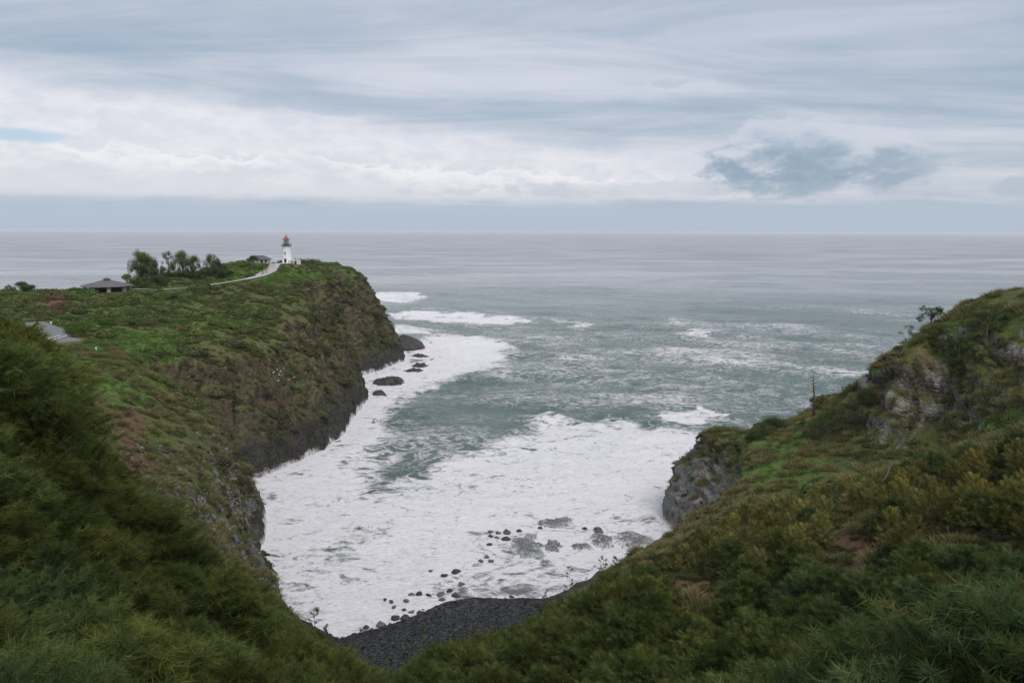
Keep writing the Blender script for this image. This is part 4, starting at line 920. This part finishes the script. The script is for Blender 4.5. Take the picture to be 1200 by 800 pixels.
# strips draped over the ground
def strip(name, pts, wd, mat, dz=.12, n=8):
    mb = MB(); P_ = []
    for a, b_ in zip(pts[:-1], pts[1:]):
        for i in range(n): P_.append(Vector(a).lerp(Vector(b_), i/n))
    P_.append(Vector(pts[-1]))
    for _ in range(4): P_ = [P_[0]]+[(P_[i-1]+P_[i]*2+P_[i+1])/4 for i in range(1, len(P_)-1)]+[P_[-1]]
    V = []
    for i, p in enumerate(P_):
        t = P_[min(i+1, len(P_)-1)]-P_[max(i-1, 0)]; s_ = Vector((t.y, -t.x, 0)).normalized(); w_ = wd(i/(len(P_)-1)) if callable(wd) else wd
        for k in (-1, -.33, .33, 1): q_ = p+s_*w_*k; V.append((q_.x, q_.y, max(hz_(q_.x, q_.y)+dz, p.z+dz*.6)))
    F_ = [(i*4+k, i*4+k+1, i*4+k+5, i*4+k+4) for i in range(len(P_)-1) for k in range(3)]
    o = mb.add(V, F_).build(name, mat); o['kind'] = 'structure'; return o, P_
pth, PP = strip('path', PATH, lambda t: 1.2+2.2*sst(np.array(t), .45, .75)+2.0*sst(np.array(t), .8, 1), m_conc, .5)
rd, RP = strip('road', ROAD, 3.4, m_asph, .12); rd2, RP2 = strip('road', ROAD2, lambda t: 5.2-2.6*t, m_asph, .17)
for px_, py_ in ((61.5, 397.5), (69.7, 397.5)):
    x_, y_, z_ = atY(px_, py_, 213); mb = MB(); zt = hz_(x_, y_)+.26
    mb.add([(x_-.3, y_-4.2, hz_(x_, y_-4.2)+.26), (x_+.3, y_-4.2, hz_(x_, y_-4.2)+.26), (x_+.3, y_+4.2, hz_(x_, y_+4.2)+.26), (x_-.3, y_+4.2, hz_(x_, y_+4.2)+.26)], [(0, 1, 2, 3)])
    o = mb.build('road_marking', m_line); o['kind'] = 'structure'
m_cone = simple('orange_plastic', (.75, .16, .06), .5, .1, 3)
for k, (px_, py_) in enumerate(((79.5, 402.5), (67, 406.5), (72, 407))):
    x_, y_, _ = atY(px_, py_, 209); o = empty('traffic_cone', (x_, y_, hz_(x_, y_)+.1), 0, ('tall orange traffic cone at the right edge of the road bend', 'orange traffic cone near the bottom of the road bend, the left one of two', 'orange traffic cone just right of another one by the road bend')[k], 'cone', 'traffic cones on the road', .72)
    MB().box(-.3, .3, -.3, .3, 0, .06).build('base', m_dark, o); MB().lathe([(.24, .06), (.08, 1.15), (.05, 1.2)], 10).build('body', m_cone, o)
    MB().lathe([(.185, .45), (.155, .62)], 10).build('reflective_band', m_line, o)
# low wall, railing, posts on the path
def wall_run(name, pts, h, th, mat, label, cat):
    o = empty(name, pts[0], 0, label, cat); base = Vector(pts[0])
    for a, b_ in zip(pts[:-1], pts[1:]):
        a, b_ = Vector(a), Vector(b_); n_ = max(1, int((b_-a).length/3))
        for i in range(n_):
            p, q_ = a.lerp(b_, i/n_)-base, a.lerp(b_, (i+.98)/n_)-base; s_ = Vector((b_.y-a.y, a.x-b_.x, 0)).normalized()*th/2
            zp, zq = hz_(p.x+base.x, p.y+base.y)-base.z, hz_(q_.x+base.x, q_.y+base.y)-base.z
            V = [(*(c_.xy), z+dz_) for c_, z in ((p-s_, zp), (p+s_, zp), (q_+s_, zq), (q_-s_, zq)) for dz_ in (0,)]
            V = [(x, y, z-.4) for x, y, z in V]+[(x, y, z+h) for x, y, z in V]
            MB().add(V, [(0,1,2,3),(7,6,5,4),(0,4,5,1),(1,5,6,2),(2,6,7,3),(3,7,4,0)]).build('section', mat, o)
    return o
wall_run('stone_wall', wl([(306.5,323.5,377),(311,319,386),(318,314.5,398)]), .9, .45, m_tan, 'low tan stone wall climbing beside the path to the lighthouse', 'wall')
wall_run('parapet_wall', wl([(296,313,404),(306,313,404),(318,312.5,404)]), .8, .4, m_tan, 'low pale wall edging the terrace below the white building', 'wall')
wall_run('terrace_wall', wl([(287,309,411),(292,309.5,411)]), 1.1, .5, m_tan, 'short tan wall at the left end of the white building', 'wall')
wall_run('cliff_top_wall', wl([(349,310.5,407),(356,307.8,415)]), .7, .35, m_conc, 'pale low wall running right from the lighthouse along the cliff top', 'wall')
for k in range(7):
    x_, y_, _ = atY(232+k*2.1, 337.5-.2*k, 333); o = MB().lathe([(.12, 0), (.12, 1.15), (.05, 1.25)], 8).build('path_post', m_white); o.location = (x_, y_, hz_(x_, y_)-.1)
    tag(o, 'white post beside the path in the middle of the headland', 'post', 'white posts beside the path')
for px_, py_, Y_, lab in ((112, 399, 205, 'small white marker post in the grass right of the road bend'), (60, 379, 232, 'small white sign at the top of the road bend below the red earth')):
    x_, y_, _ = atY(px_, py_, Y_); o = empty('marker_post', (x_, y_, hz_(x_, y_)), 0, lab, 'post'); MB().tube([(0, 0, -.2), (0, 0, 1.0)], .07, 6).build('post', m_white, o); MB().box(-.28, .28, -.1, -.06, .55, 1.15).build('plate', m_white, o)
# parked cars seen through the trees
def car(px_, py_, Y_, rz, colr, lab):
    x_, y_, _ = atY(px_, py_, Y_); m_p = simple('car_paint', colr, .3, .05, 1, spec=.6); o = empty('parked_car', (x_, y_, hz_(x_, y_)+.15), rz, lab, 'car')
    prof = [(-2.2, .35), (-2.25, .85), (-1.7, 1.0), (-1.15, 1.5), (.6, 1.52), (1.25, 1.02), (2.15, .9), (2.25, .4)]
    mb = MB(); n = len(prof); V = [(x, s_*(.88 if z < 1.1 else .72), z) for s_ in (-1, 1) for x, z in prof]
    mb.add(V, [tuple(range(n))[::-1], tuple(range(n, 2*n))]+[(i, (i+1) % n, (i+1) % n+n, i+n) for i in range(n)]); mb.build('body', m_p, o)
    g = MB(); 
    for s_ in (-1, 1): g.add([(-1.3, s_*.87, 1.05), (1.0, s_*.87, 1.05), (.5, s_*.76, 1.44), (-1.05, s_*.76, 1.44)], [(0, 1, 2, 3)])
    g.add([(1.22, -.7, 1.08), (1.22, .7, 1.08), (.70, .62, 1.47), (.70, -.62, 1.47)], [(0, 1, 2, 3)]); g.build('window', m_dark, o)
    for wx_ in (-1.4, 1.4):
        for s_ in (-1, 1):
            t = MB(); t.tube([(wx_, s_*.72, .32), (wx_, s_*.93, .32)], .33, 14); t.build('wheel', m_dark, o)
car(28, 401, 214, R(12), (.55, .08, .06), 'red car parked by the road, half hidden by the ironwood branches')
car(14, 405, 207, R(20), (.75, .75, .74), 'white car parked at the left edge, half hidden by the ironwood branches')
# people: one continuous skinned body each
def person(px_, py_, Y_, top, leg, rz, lab, step=.22):
    x_, y_, _ = atY(px_, py_, Y_); me = bpy.data.meshes.new('body')
    J = [(0,0,.95,.15),(0,0,1.2,.16),(0,0,1.42,.13),(0,0,1.52,.06),(0,.01,1.66,.11),(.10,0,.88,.09),(.11,step*.6,.48,.065),(.11,step,.06,.045),(.11,step+.14,.03,.04),(-.10,0,.88,.09),(-.11,-step*.3,.48,.065),(-.11,-step,.06,.045),(-.11,-step+.14,.03,.04),
         (.2,0,1.4,.06),(.27,-.05,1.12,.045),(.25,.08,.88,.035),(-.2,0,1.4,.06),(-.27,.05,1.12,.045),(-.25,.14,.90,.035)]
    E = [(0,1),(1,2),(2,3),(3,4),(0,5),(5,6),(6,7),(7,8),(0,9),(9,10),(10,11),(11,12),(2,13),(13,14),(14,15),(2,16),(16,17),(17,18)]
    me.from_pydata([j[:3] for j in J], E, []); o = bpy.data.objects.new('body', me); C.objects.link(o)
    md = o.modifiers.new('skin', 'SKIN'); sv = me.skin_vertices[0].data
    for i, j in enumerate(J): sv[i].radius = (j[3], j[3])
    sv[0].use_root = True; o.modifiers.new('sub', 'SUBSURF').levels = 1
    m, nb, b = material('clothes'); z = nb.sep(nb.new('ShaderNodeTexCoord').outputs['Object'])[2]
    nb.put(b.inputs['Base Color'], nb.mix(nb.m('GREATER_THAN', z, .98), leg, nb.mix(nb.m('GREATER_THAN', z, 1.5), top, (.35, .22, .16)))); b.inputs['Roughness'].default_value = .8
    me.materials.append(m); e = empty('person', (x_, y_, hz_(x_, y_)+.22), rz, lab, 'person', 'people on the path to the lighthouse'); o.parent = e
    MB().lathe([(.115, 1.66), (.12, 1.72), (.07, 1.79), (.02, 1.8)], 10).build('hair', m_dark, e, True)
person(308, 324, 379, (.05, .05, .06), (.04, .04, .05), .3, 'person in black at the bottom of the low stone wall')
person(306, 323.6, 378, (.7, .68, .65), (.2, .2, .25), 1.2, 'person in a white top beside the path at the foot of the wall')
person(312.3, 322.6, 380, (.10, .12, .25), (.12, .10, .08), 2.4, 'person in dark blue walking on the pale path')
person(320.8, 316.2, 394, (.06, .06, .07), (.05, .05, .06), .1, 'person in dark clothes standing where the path widens')
person(326.4, 314.2, 400, (.35, .15, .45), (.1, .1, .14), 1.9, 'person in a purple top on the wide pale terrace')
person(338.5, 311.6, 398, (.35, .08, .07), (.06, .06, .08), .9, 'person in a dark red top in front of the lighthouse door')
person(341.3, 311.4, 398, (.20, .08, .10), (.06, .06, .08), 2.9, 'person in maroon between the lighthouse and its annex')
person(345.7, 311.2, 399, (.05, .05, .07), (.05, .05, .06), 4.0, 'person in dark clothes leaning by the annex wall')

# ------------------------------------------------------------------ single trees and bushes
def leafcrown(seed, cl_, per, lsz, spread, mat, name='crown', flat=.7, ver=0):
    """cl_: clump centres (x,y,z,r)"""
    r = np.random.default_rng(seed); cs_ = []; ts = []; outs = []
    for (x, y, z, rr) in cl_:
        n = int(per*rr*rr); v = unit(r.normal(size=(n, 3))); v[:, 2] = v[:, 2]*flat+ver*r.random(n); q_ = v*(r.random((n, 1))**.4)*rr*(1+.35*fbm(v[:, 0]*2+x, v[:, 1]*2+y, v[:, 2]*2+z, 1.0, 2))[:, None]
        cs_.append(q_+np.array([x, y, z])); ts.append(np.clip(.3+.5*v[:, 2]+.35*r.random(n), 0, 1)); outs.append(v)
    c_ = np.concatenate(cs_); return leaves(c_, lsz*(.6+.8*r.random(len(c_))), np.concatenate(ts), name, mat, np.concatenate(outs))
def ground_hit(px_, py_, Y0, span=.22):
    best = None
    Ys = np.linspace(Y0*(1-span), Y0*(1+span), 120); d = ray(px_, py_); xs = d[0]/d[1]*Ys; rz_ = CAMZ+d[2]/d[1]*Ys; g = rz_-height(xs, Ys)
    c_ = np.where(g[:-1]*g[1:] < 0)[0]
    if len(c_): return float(Ys[c_[np.argmin(np.abs(Ys[c_]-Y0))]])
    return float(Ys[np.argmin(np.abs(g)+.02*np.abs(Ys-Y0))])
def tree(px_, py_, Y_, Hh, Ww, seed, mat, lab, cat='tree', group=None, name='tree', trunk=.3, nc=26, lsz=.35, per=55, bark=None, open_=1.0, dz=0.0, wisp=0, lean=0, rc=.16, vt=.22, flat=.7):
    if px_ > 700: Y_ = ground_hit(px_, py_, Y_)
    else: Hh *= 1.3; Ww *= 1.4
    x_, y_, _ = atY(px_, py_, Y_); z_ = hz_(x_, y_)-.2+dz; o = empty(name, (x_, y_, z_), 0, lab, cat, group); r = random.Random(seed)
    cls = []
    for k in range(nc):
        a = r.uniform(0, 6.28); t = r.uniform(trunk, 1); rad = Ww/2*math.sqrt(r.random())*math.sin(math.pi*min(1, .18+.82*(t-trunk)/(1-trunk+.001)*.93))**.6
        cls.append((rad*math.cos(a)+lean*t, rad*math.sin(a), Hh*t*.93, Ww*rc*r.uniform(.6, 1.2)*open_))
    mb = MB(); top = Hh*.8
    mb.tube([(0, 0, -.8), (.1+lean*.3, 0, Hh*trunk*.8), (lean*.6, 0, Hh*.6), (lean, 0, top)], [vt, vt*.8, vt*.5, vt*.15], 7)
    for c_ in cls[::2]:
        h0 = min(c_[2]*.6, Hh*.6); mb.tube([(lean*h0/Hh, 0, h0), (c_[0]*.5, c_[1]*.5, (h0+c_[2])/2+.1), c_[:3]], [vt*.45, vt*.25, vt*.08], 5)
    link('trunk', mb.mesh('trunk', bark or m_bark, True), o)
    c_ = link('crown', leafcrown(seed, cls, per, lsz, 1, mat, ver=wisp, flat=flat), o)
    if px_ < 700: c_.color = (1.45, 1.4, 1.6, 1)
    return o
G1 = 'trees on the headland left of the lighthouse'
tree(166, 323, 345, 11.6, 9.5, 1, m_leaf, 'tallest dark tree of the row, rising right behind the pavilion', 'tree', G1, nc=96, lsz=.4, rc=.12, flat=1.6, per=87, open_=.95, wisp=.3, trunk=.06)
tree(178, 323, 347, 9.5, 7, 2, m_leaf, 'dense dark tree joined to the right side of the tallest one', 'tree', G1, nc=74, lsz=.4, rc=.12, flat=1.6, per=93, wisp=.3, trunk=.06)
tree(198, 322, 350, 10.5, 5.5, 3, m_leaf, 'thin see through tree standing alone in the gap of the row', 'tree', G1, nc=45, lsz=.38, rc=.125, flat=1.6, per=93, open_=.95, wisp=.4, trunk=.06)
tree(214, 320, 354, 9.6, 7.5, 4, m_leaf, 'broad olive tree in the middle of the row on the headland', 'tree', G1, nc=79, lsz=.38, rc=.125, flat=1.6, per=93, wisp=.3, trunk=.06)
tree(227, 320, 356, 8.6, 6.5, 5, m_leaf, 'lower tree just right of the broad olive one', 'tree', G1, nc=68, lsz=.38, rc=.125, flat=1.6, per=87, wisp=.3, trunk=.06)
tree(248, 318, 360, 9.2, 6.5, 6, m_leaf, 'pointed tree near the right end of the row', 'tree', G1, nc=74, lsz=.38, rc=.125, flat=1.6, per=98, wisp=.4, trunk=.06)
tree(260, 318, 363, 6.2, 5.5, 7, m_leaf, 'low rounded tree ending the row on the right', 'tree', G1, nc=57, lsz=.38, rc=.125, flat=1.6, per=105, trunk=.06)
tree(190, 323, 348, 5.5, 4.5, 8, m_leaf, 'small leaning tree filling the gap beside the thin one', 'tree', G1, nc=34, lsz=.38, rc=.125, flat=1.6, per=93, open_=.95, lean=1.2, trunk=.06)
G2 = 'rounded bushes on the headland'
def bush(px_, py_, Y_, Hh, Ww, seed, mat, lab, group=G2, lsz=.4, per=60, cat='bush', name='bush'):
    if px_ > 700: Y_ = ground_hit(px_, py_, Y_)
    x_, y_, _ = atY(px_, py_, Y_); z_ = hz_(x_, y_)-.3; o = empty(name, (x_, y_, z_), 0, lab, cat, group); r = random.Random(seed); cls = []
    for k in range(11):
        a = r.uniform(0, 6.28); t = math.sqrt(r.random()); rr = Ww*.22*r.uniform(.7, 1.15); cls.append((Ww/2*.72*t*math.cos(a), Ww/2*.72*t*math.sin(a), max(rr*.4, (Hh-rr*.7)*(1-.6*t*t)), rr))
    mb = MB()
    for c_ in cls[:6]: mb.tube([(0, 0, -.3), (c_[0]*.5, c_[1]*.5, c_[2]*.4), c_[:3]], [.12, .08, .03], 5)
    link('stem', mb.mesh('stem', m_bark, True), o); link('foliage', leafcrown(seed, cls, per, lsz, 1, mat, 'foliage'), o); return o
bush(150, 333, 338, 5.6, 7.5, 21, m_gold, 'yellowish round bush between the pavilion and the tall tree')
bush(160, 334, 336, 4.6, 6, 22, m_leaf, 'olive bush in front of the trunk of the tallest tree')
bush(186, 334, 338, 5.0, 10, 23, m_leaf, 'wide dark dome of bush below the gap in the tree row')
bush(172, 336, 334, 3.4, 8, 24, m_green, 'lower greyish green bush at the left of the wide dark dome')
bush(206, 345, 300, 3.4, 5.5, 25, m_leaf, 'dark bush standing just below the path at the headland middle')
bush(297, 316, 398, 4.6, 7.4, 26, m_leaf, 'large round dark bush in front of the white building')
bush(292, 325.5, 372, 2.2, 6.0, 27, m_leaf, 'low dark bush above the bend of the pale path')
bush(24, 341, 306, 6.6, 8.5, 28, m_leaf, 'big dome shaped dark bush on the far left skyline')
bush(34, 342, 304, 4.2, 7, 29, m_leaf, 'right hand slope of the dome shaped bush on the far left skyline')
bush(10, 341, 305, 4.2, 4.5, 30, m_leaf, 'small dark bush left of the big dome on the skyline')
bush(270, 318, 366, 3.0, 6, 31, m_leaf, 'low dark bush right of the tree row before the grassy mound')
for k, (px_, py_, Y_, h_, w_, lab) in enumerate([(75, 372, 240, 2.4, 9, 'bright green mounded bush above the road bend'), (92, 378, 232, 2.2, 8, 'bright green mounded bush right of the road bend'), (86, 388, 222, 2.0, 8, 'lighter green mound of bush touching the road edge'), (120, 372, 242, 2.4, 9, 'darker green mound of bush uphill from the road bend'), (150, 375, 246, 2.6, 8, 'olive mound of bush in the middle of the near plateau')]):
    bush(px_, py_, Y_, h_, w_, 40+k, m_green if k < 4 else m_leaf, lab, 'mounded bushes beside the road')
G3 = 'trees and bushes on the right headland'
tree(1090, 385, 166, 5.4, 5.8, 51, m_leaf, 'small spreading tree with dark trunk standing out on the right skyline', 'tree', G3, nc=34, lsz=.24, per=190, trunk=.3, open_=.62, vt=.15, flat=.9)
tree(1064, 404, 166, 4.6, 3.8, 52, m_leaf, 'small bushy tree on the skyline left of the spreading one', 'tree', G3, nc=16, lsz=.22, per=150, trunk=.15, vt=.08)
tree(1156, 392, 151, 7.2, 8.5, 53, m_leaf, 'largest tree on the right headland, with a pale trunk', 'tree', G3, nc=40, lsz=.24, per=95, trunk=.35, bark=m_pale_bark, rc=.13)
tree(1122, 432, 155, 7.5, 6.0, 54, m_leaf, 'dense drooping dark tree below the skyline trees', 'tree', G3, nc=36, lsz=.22, per=110, trunk=.05, rc=.17)
tree(1105, 405, 160, 5.0, 5.0, 55, m_leaf, 'low bushy tree just under the spreading skyline tree', 'tree', G3, nc=22, lsz=.22, per=110, trunk=.08)
bush(905, 506, 178, 4.8, 7.4, 56, m_leaf, 'dark round bush on the ridge above the grey cliff', G3, .2, 190)
bush(888, 512, 180, 3.0, 6, 57, m_leaf, 'lower dark bush on the seaward side of the round ridge bush', G3, .2, 190)
bush(855, 524, 186, 2.3, 5.2, 58, m_green, 'ragged green bush at the outer tip above the grey cliff', G3, .2, 190)
bush(842, 521, 190, 1.6, 3.4, 59, m_green, 'small green bush at the very edge of the grey cliff', G3, .2, 190)
tree(962, 518, 168, 8.2, 7.5, 60, m_leaf, 'dark drooping tree at the foot of the bare stalk', 'tree', G3, nc=30, lsz=.22, per=110, trunk=.05)
tree(985, 506, 168, 7.2, 7.5, 61, m_leaf, 'dark tree with white birds, right of the bare stalk', 'tree', G3, nc=28, lsz=.22, per=110, trunk=.05)
tree(1003, 490, 168, 6.2, 7.5, 62, m_leaf, 'dark tree climbing the ridge above the bird tree', 'tree', G3, nc=24, lsz=.22, per=110, trunk=.05)
bush(1020, 462, 168, 3.0, 6, 63, m_leaf, 'small dark bush on the ridge line below the rock face', G3, .2, 190)
bush(1045, 425, 167, 2.0, 4.0, 64, m_leaf, 'little bush high on the ridge line left of the skyline trees', G3, .2, 190)
bush(1180, 350, 160, 2.2, 7.0, 65, m_leaf, 'green bush on the skyline at the right edge of the photo', G3, .22, 120)
bush(1050, 640, 84, 2.0, 2.6, 66, m_gold, 'olive bush at the right rim of the bare red earth patch', G3, .12, 500)
for k, (px_, py_, Y_, h_, w_, m_, lab) in enumerate([(790, 662, 120, 1.7, 3.2, m_green, 'leafy bright green bush on the brow above the grey cliff foot'), (765, 668, 122, 1.5, 3.4, m_leaf, 'dark leafy bush at the left end of the brow'), (835, 655, 118, 1.8, 3.4, m_leaf, 'dark leafy bush beside the bright green one on the brow'),
      (1160, 806, 24, .9, 1.5, m_green, 'small leafy green plant at the bottom right corner'), (1195, 800, 25, 1.1, 1.4, m_green, 'leafy green plant cut by the right edge at the bottom'), (985, 612, 92, 1.6, 2.4, m_green, 'bright green leafy bush above the bare red earth'),
      (1190, 540, 105, 1.8, 3.0, m_green, 'fresh green bush at the right edge halfway down'), (1135, 505, 118, 2.0, 3.4, m_green, 'green bush on the slope below the rock face'), (870, 640, 112, 1.6, 2.6, m_gold, 'olive bush on the slope left of the red earth')]):
    bush(px_, py_, Y_, h_, w_, 80+k, m_, lab, 'leafy bushes on the right slope', .13 if Y_ > 60 else .07, 420 if Y_ > 60 else 1500)
# bare stalk
x_, y_, z_ = atY(953, 492, 172); st = empty('bare_stalk', (x_, y_, hz_(x_, y_)-.3), 0, 'tall bare dead stalk with stubby side twigs against the sea', 'dead tree')
H_ = 75-(440-271)*172/870-(hz_(x_, y_)-.3); mb = MB().tube([(0, 0, 0), (0, 0, H_*.4), (-.35, 0, H_*.7), (-.6, 0, H_)], [.24, .2, .16, .09], 7); mb.build('stem', m_bark, st, True)
r0_ = random.Random(5)
for k in range(9):
    t = .62+.37*k/9; s_ = 1 if k % 2 else -1; l_ = r0_.uniform(.35, .8); b0 = Vector((-.6*t*1.0, 0, H_*t))
    tw = MB().tube([b0, b0+Vector((s_*l_*.6, r0_.uniform(-.2, .2), .1)), b0+Vector((s_*l_, r0_.uniform(-.3, .3), .32))], [.09, .08, .06], 5).build('twig', m_bark, st)
# white birds
m_bird = simple('white_feathers', (.82, .81, .79), .8, .05, 3)
m_beak = simple('pale_beak', (.35, .38, .45), .5, .1, 3)
def bird(px_, py_, Y_, up, lab, group='white seabirds resting in the trees'):
    x_, y_, z_ = atY(px_, py_, Y_); o = empty('seabird', (x_, y_, z_), random.uniform(-1, 1), lab, 'bird', group, 1.25)
    b_ = MB(); b_.tube([(-.36, 0, .10), (-.22, 0, .14), (-.05, 0, .18), (.12, 0, .24), (.2, 0, .36), (.22, 0, .46), (.27, 0, .53)], [.02, .09, .14, .12, .06, .055, .06], 10)
    b_.build('body', m_bird, o, True)
    for s_ in (-1, 1): MB().tube([(.1, s_*.12, .25), (-.12, s_*.13, .18), (-.42, s_*.05, .08)], [.03, .06, .015], 6).build('wing', m_bird, o, True)
    MB().tube([(.29, 0, .53), (.43, 0, .51)], [.025, .008], 6).build('beak', m_beak, o)
bird(978.5, 478.5, 165, 0, 'white seabird highest of the three in the dark tree right of the stalk')
bird(980.8, 483.0, 165, 0, 'white seabird in the middle of the three in the dark tree')
bird(983.6, 493.0, 164.5, 0, 'white seabird lowest of the three, at the foot of the dark tree')
bird(1192.5, 349.5, 155, 0, 'single white seabird near the skyline at the right edge')
cliffb = [(323,434),(327,437),(329,443),(324,447),(343,439),(343.5,443),(331,434),(338,447),(326,441),(320,439)]
G4 = 'seabirds on the ochre cliff face'
for (px_, py_) in cliffb:
    d2 = (fpx-px_)**2+(fpy-py_)**2+np.where((depth > 200) & (fn[:, 1] < .6), 0, 1e6); j = int(np.argmin(d2+fc[:, 1]*.01)); p = fc[j]+fn[j]*.4
    o = empty('seabird', tuple(p), random.uniform(-1, 1), 'small white seabird resting on the ochre cliff face', 'bird', G4, 1.2)
    MB().tube([(-.36, 0, .10), (-.05, 0, .18), (.12, 0, .24), (.2, 0, .36), (.27, 0, .53)], [.02, .14, .12, .06, .05], 8).build('body', m_bird, o, True); MB().tube([(.29, 0, .53), (.43, 0, .51)], [.025, .008], 5).build('beak', m_beak, o)

# ------------------------------------------------------------------ foreground: saplings, dead wood
def sapling(px_, pybase, pytop, Y_, seed, lab, grp='thin saplings against the foam', mat=None, w_=1.0):
    x_, y_, _ = atY(px_, pybase, Y_); z0 = hz_(x_, y_)-.3; _, _, zt = atY(px_, pytop, Y_); Hh = zt-z0; r = random.Random(seed); rn = np.random.default_rng(seed)
    o = empty('sapling', (x_, y_, z0), 0, lab, 'sapling', grp); mb = MB(); mb.tube([(0, 0, 0), (.08, 0, Hh*.5), (-.05, 0, Hh)], [.06, .04, .012], 5); B_ = []; D_ = []
    for k in range(16):
        t = .35+.63*k/16; a = r.uniform(0, 6.28); l_ = w_*(1.25-t)*r.uniform(.6, 1.2)*1.3; p = Vector((0, 0, Hh*t)); e = p+Vector((math.cos(a)*l_, math.sin(a)*l_*.8, l_*.75)); mb.tube([p, (p+e)/2+Vector((0, 0, -.05)), e], [.02, .014, .006], 4)
        for q_ in range(110): f = r.uniform(.45, 1.05); B_.append(p.lerp(e, f)); D_.append((e-p).normalized()*.8)
    link('stem', mb.mesh('stem', m_bark), o); B_ = np.array(B_); D_ = unit(np.array(D_)+rn.normal(size=B_.shape)*.55); n = len(B_)
    link('foliage', needles(B_, D_, .18+.25*rn.random(n), .02+.014*rn.random(n), rn.random(n), 'foliage', mat or m_needle), o)
for a in [(667, 730, 660, 100, 1, 'tall thin sapling reaching over the foam at the beach end'), (640, 735, 688, 102, 2, 'short sapling left of the tall thin one above the beach'), (706, 700, 650, 108, 3, 'thin sapling on the brow right of the tall one'), (722, 690, 652, 110, 4, 'sparse sapling topping the brow near the right headland'),
          (500, 800, 722, 92, 5, 'sapling rising in front of the pebbles of the beach'), (370, 768, 712, 88, 6, 'feathery sapling at the lower end of the left cliff'), (384, 775, 730, 88, 7, 'small sapling right of the feathery one by the beach'), (1020, 600, 480, 92, 8, 'tall stem with thin foliage on the right slope'), (855, 600, 520, 118, 9, 'slender young tree above the green patch on the right spur'), (1075, 590, 470, 96, 10, 'slender olive stem in front of the rock face'),
          (926, 600, 500, 110, 11, 'slender stem between the green patch and the rock face'), (545, 790, 738, 95, 12, 'sapling top poking up before the middle of the beach')]:
    sapling(*a[:5], a[5], mat=m_gold if a[0] > 800 else m_needle)
def deadwood(px_, py_, Y_, seed, sc, lab, lift=.0, grp='pale dead branches in the thicket', name='dead_branch', n=7, flat=.35, rz=0):
    x_, y_, z_ = atY(px_, py_, Y_); r = random.Random(seed); o = empty(name, (x_, y_, z_+lift), rz, lab, 'branch', grp)
    p = Vector((-sc, 0, 0)); pts = [p.copy()]
    for k in range(4): p = p+Vector((sc*.5, r.uniform(-.3, .3)*sc, r.uniform(-.35, .55)*sc*flat*2)); pts.append(p.copy())
    MB().tube(pts, [.02*sc+.006, .017*sc+.005, .014*sc+.004, .009*sc+.003, .004*sc+.002], 6).build('limb', m_pale_bark, o, True)
    for k in range(n):
        b0 = pts[r.randint(0, 3)]; d = Vector((r.uniform(.1, .7), r.uniform(-.6, .6), r.uniform(.0, .7)))*sc*.6
        MB().tube([b0, b0+d*.5+Vector((0, 0, -.03)), b0+d], [.013*sc+.005, .009*sc+.004, .003*sc+.002], 5).build('twig', m_pale_bark, o, True)
for k, a in enumerate([(228, 735, 40, 1, 1.5, 'pale forked dead branch low in the left thicket'), (150, 765, 33, 2, 1.1, 'pale dead branch near the bottom of the left thicket'), (292, 778, 42, 3, 1.0, 'thin pale twig sticking up at the bottom left of the beach'),
     (1045, 565, 90, 5, 2.0, 'grey dead branch among the olive shrubs on the right slope')]):
    deadwood(*a, lift=.4, rz=(.3, -.4, .9, .5)[k])
# stump and brush pile at the lower right
def ontop(px_, py_, Y_): x_, y_, z_ = atY(px_, py_, Y_); return x_, y_, z_
x_, y_, z_ = ontop(1062, 806, 20); o = empty('dead_log', (x_, y_, z_-.25), R(-25), 'broken grey brown log pointing up at the bottom right edge', 'log')
MB().tube([(.35, .2, -.6), (0, 0, 0), (-.22, -.05, .42), (-.3, -.08, .62)], [.17, .155, .14, .11], 12).build('log', m_bark, o, True)
for k in range(3): MB().tube([(-.3+.06*k, -.08, .55), (-.33+.09*k, -.1+.03*k, .72+.05*k)], [.04, .008], 5).build('splinter', m_pale_bark, o)
for k in range(7):
    deadwood(1105+k*17, 803-(k % 3)*5, 19+k*.4, 30+k, .55, 'pale broken stick in the brush at the bottom right corner', lift=.05, grp='broken sticks at the bottom right corner', name='dead_branch', n=4, flat=.5, rz=k*1.3)
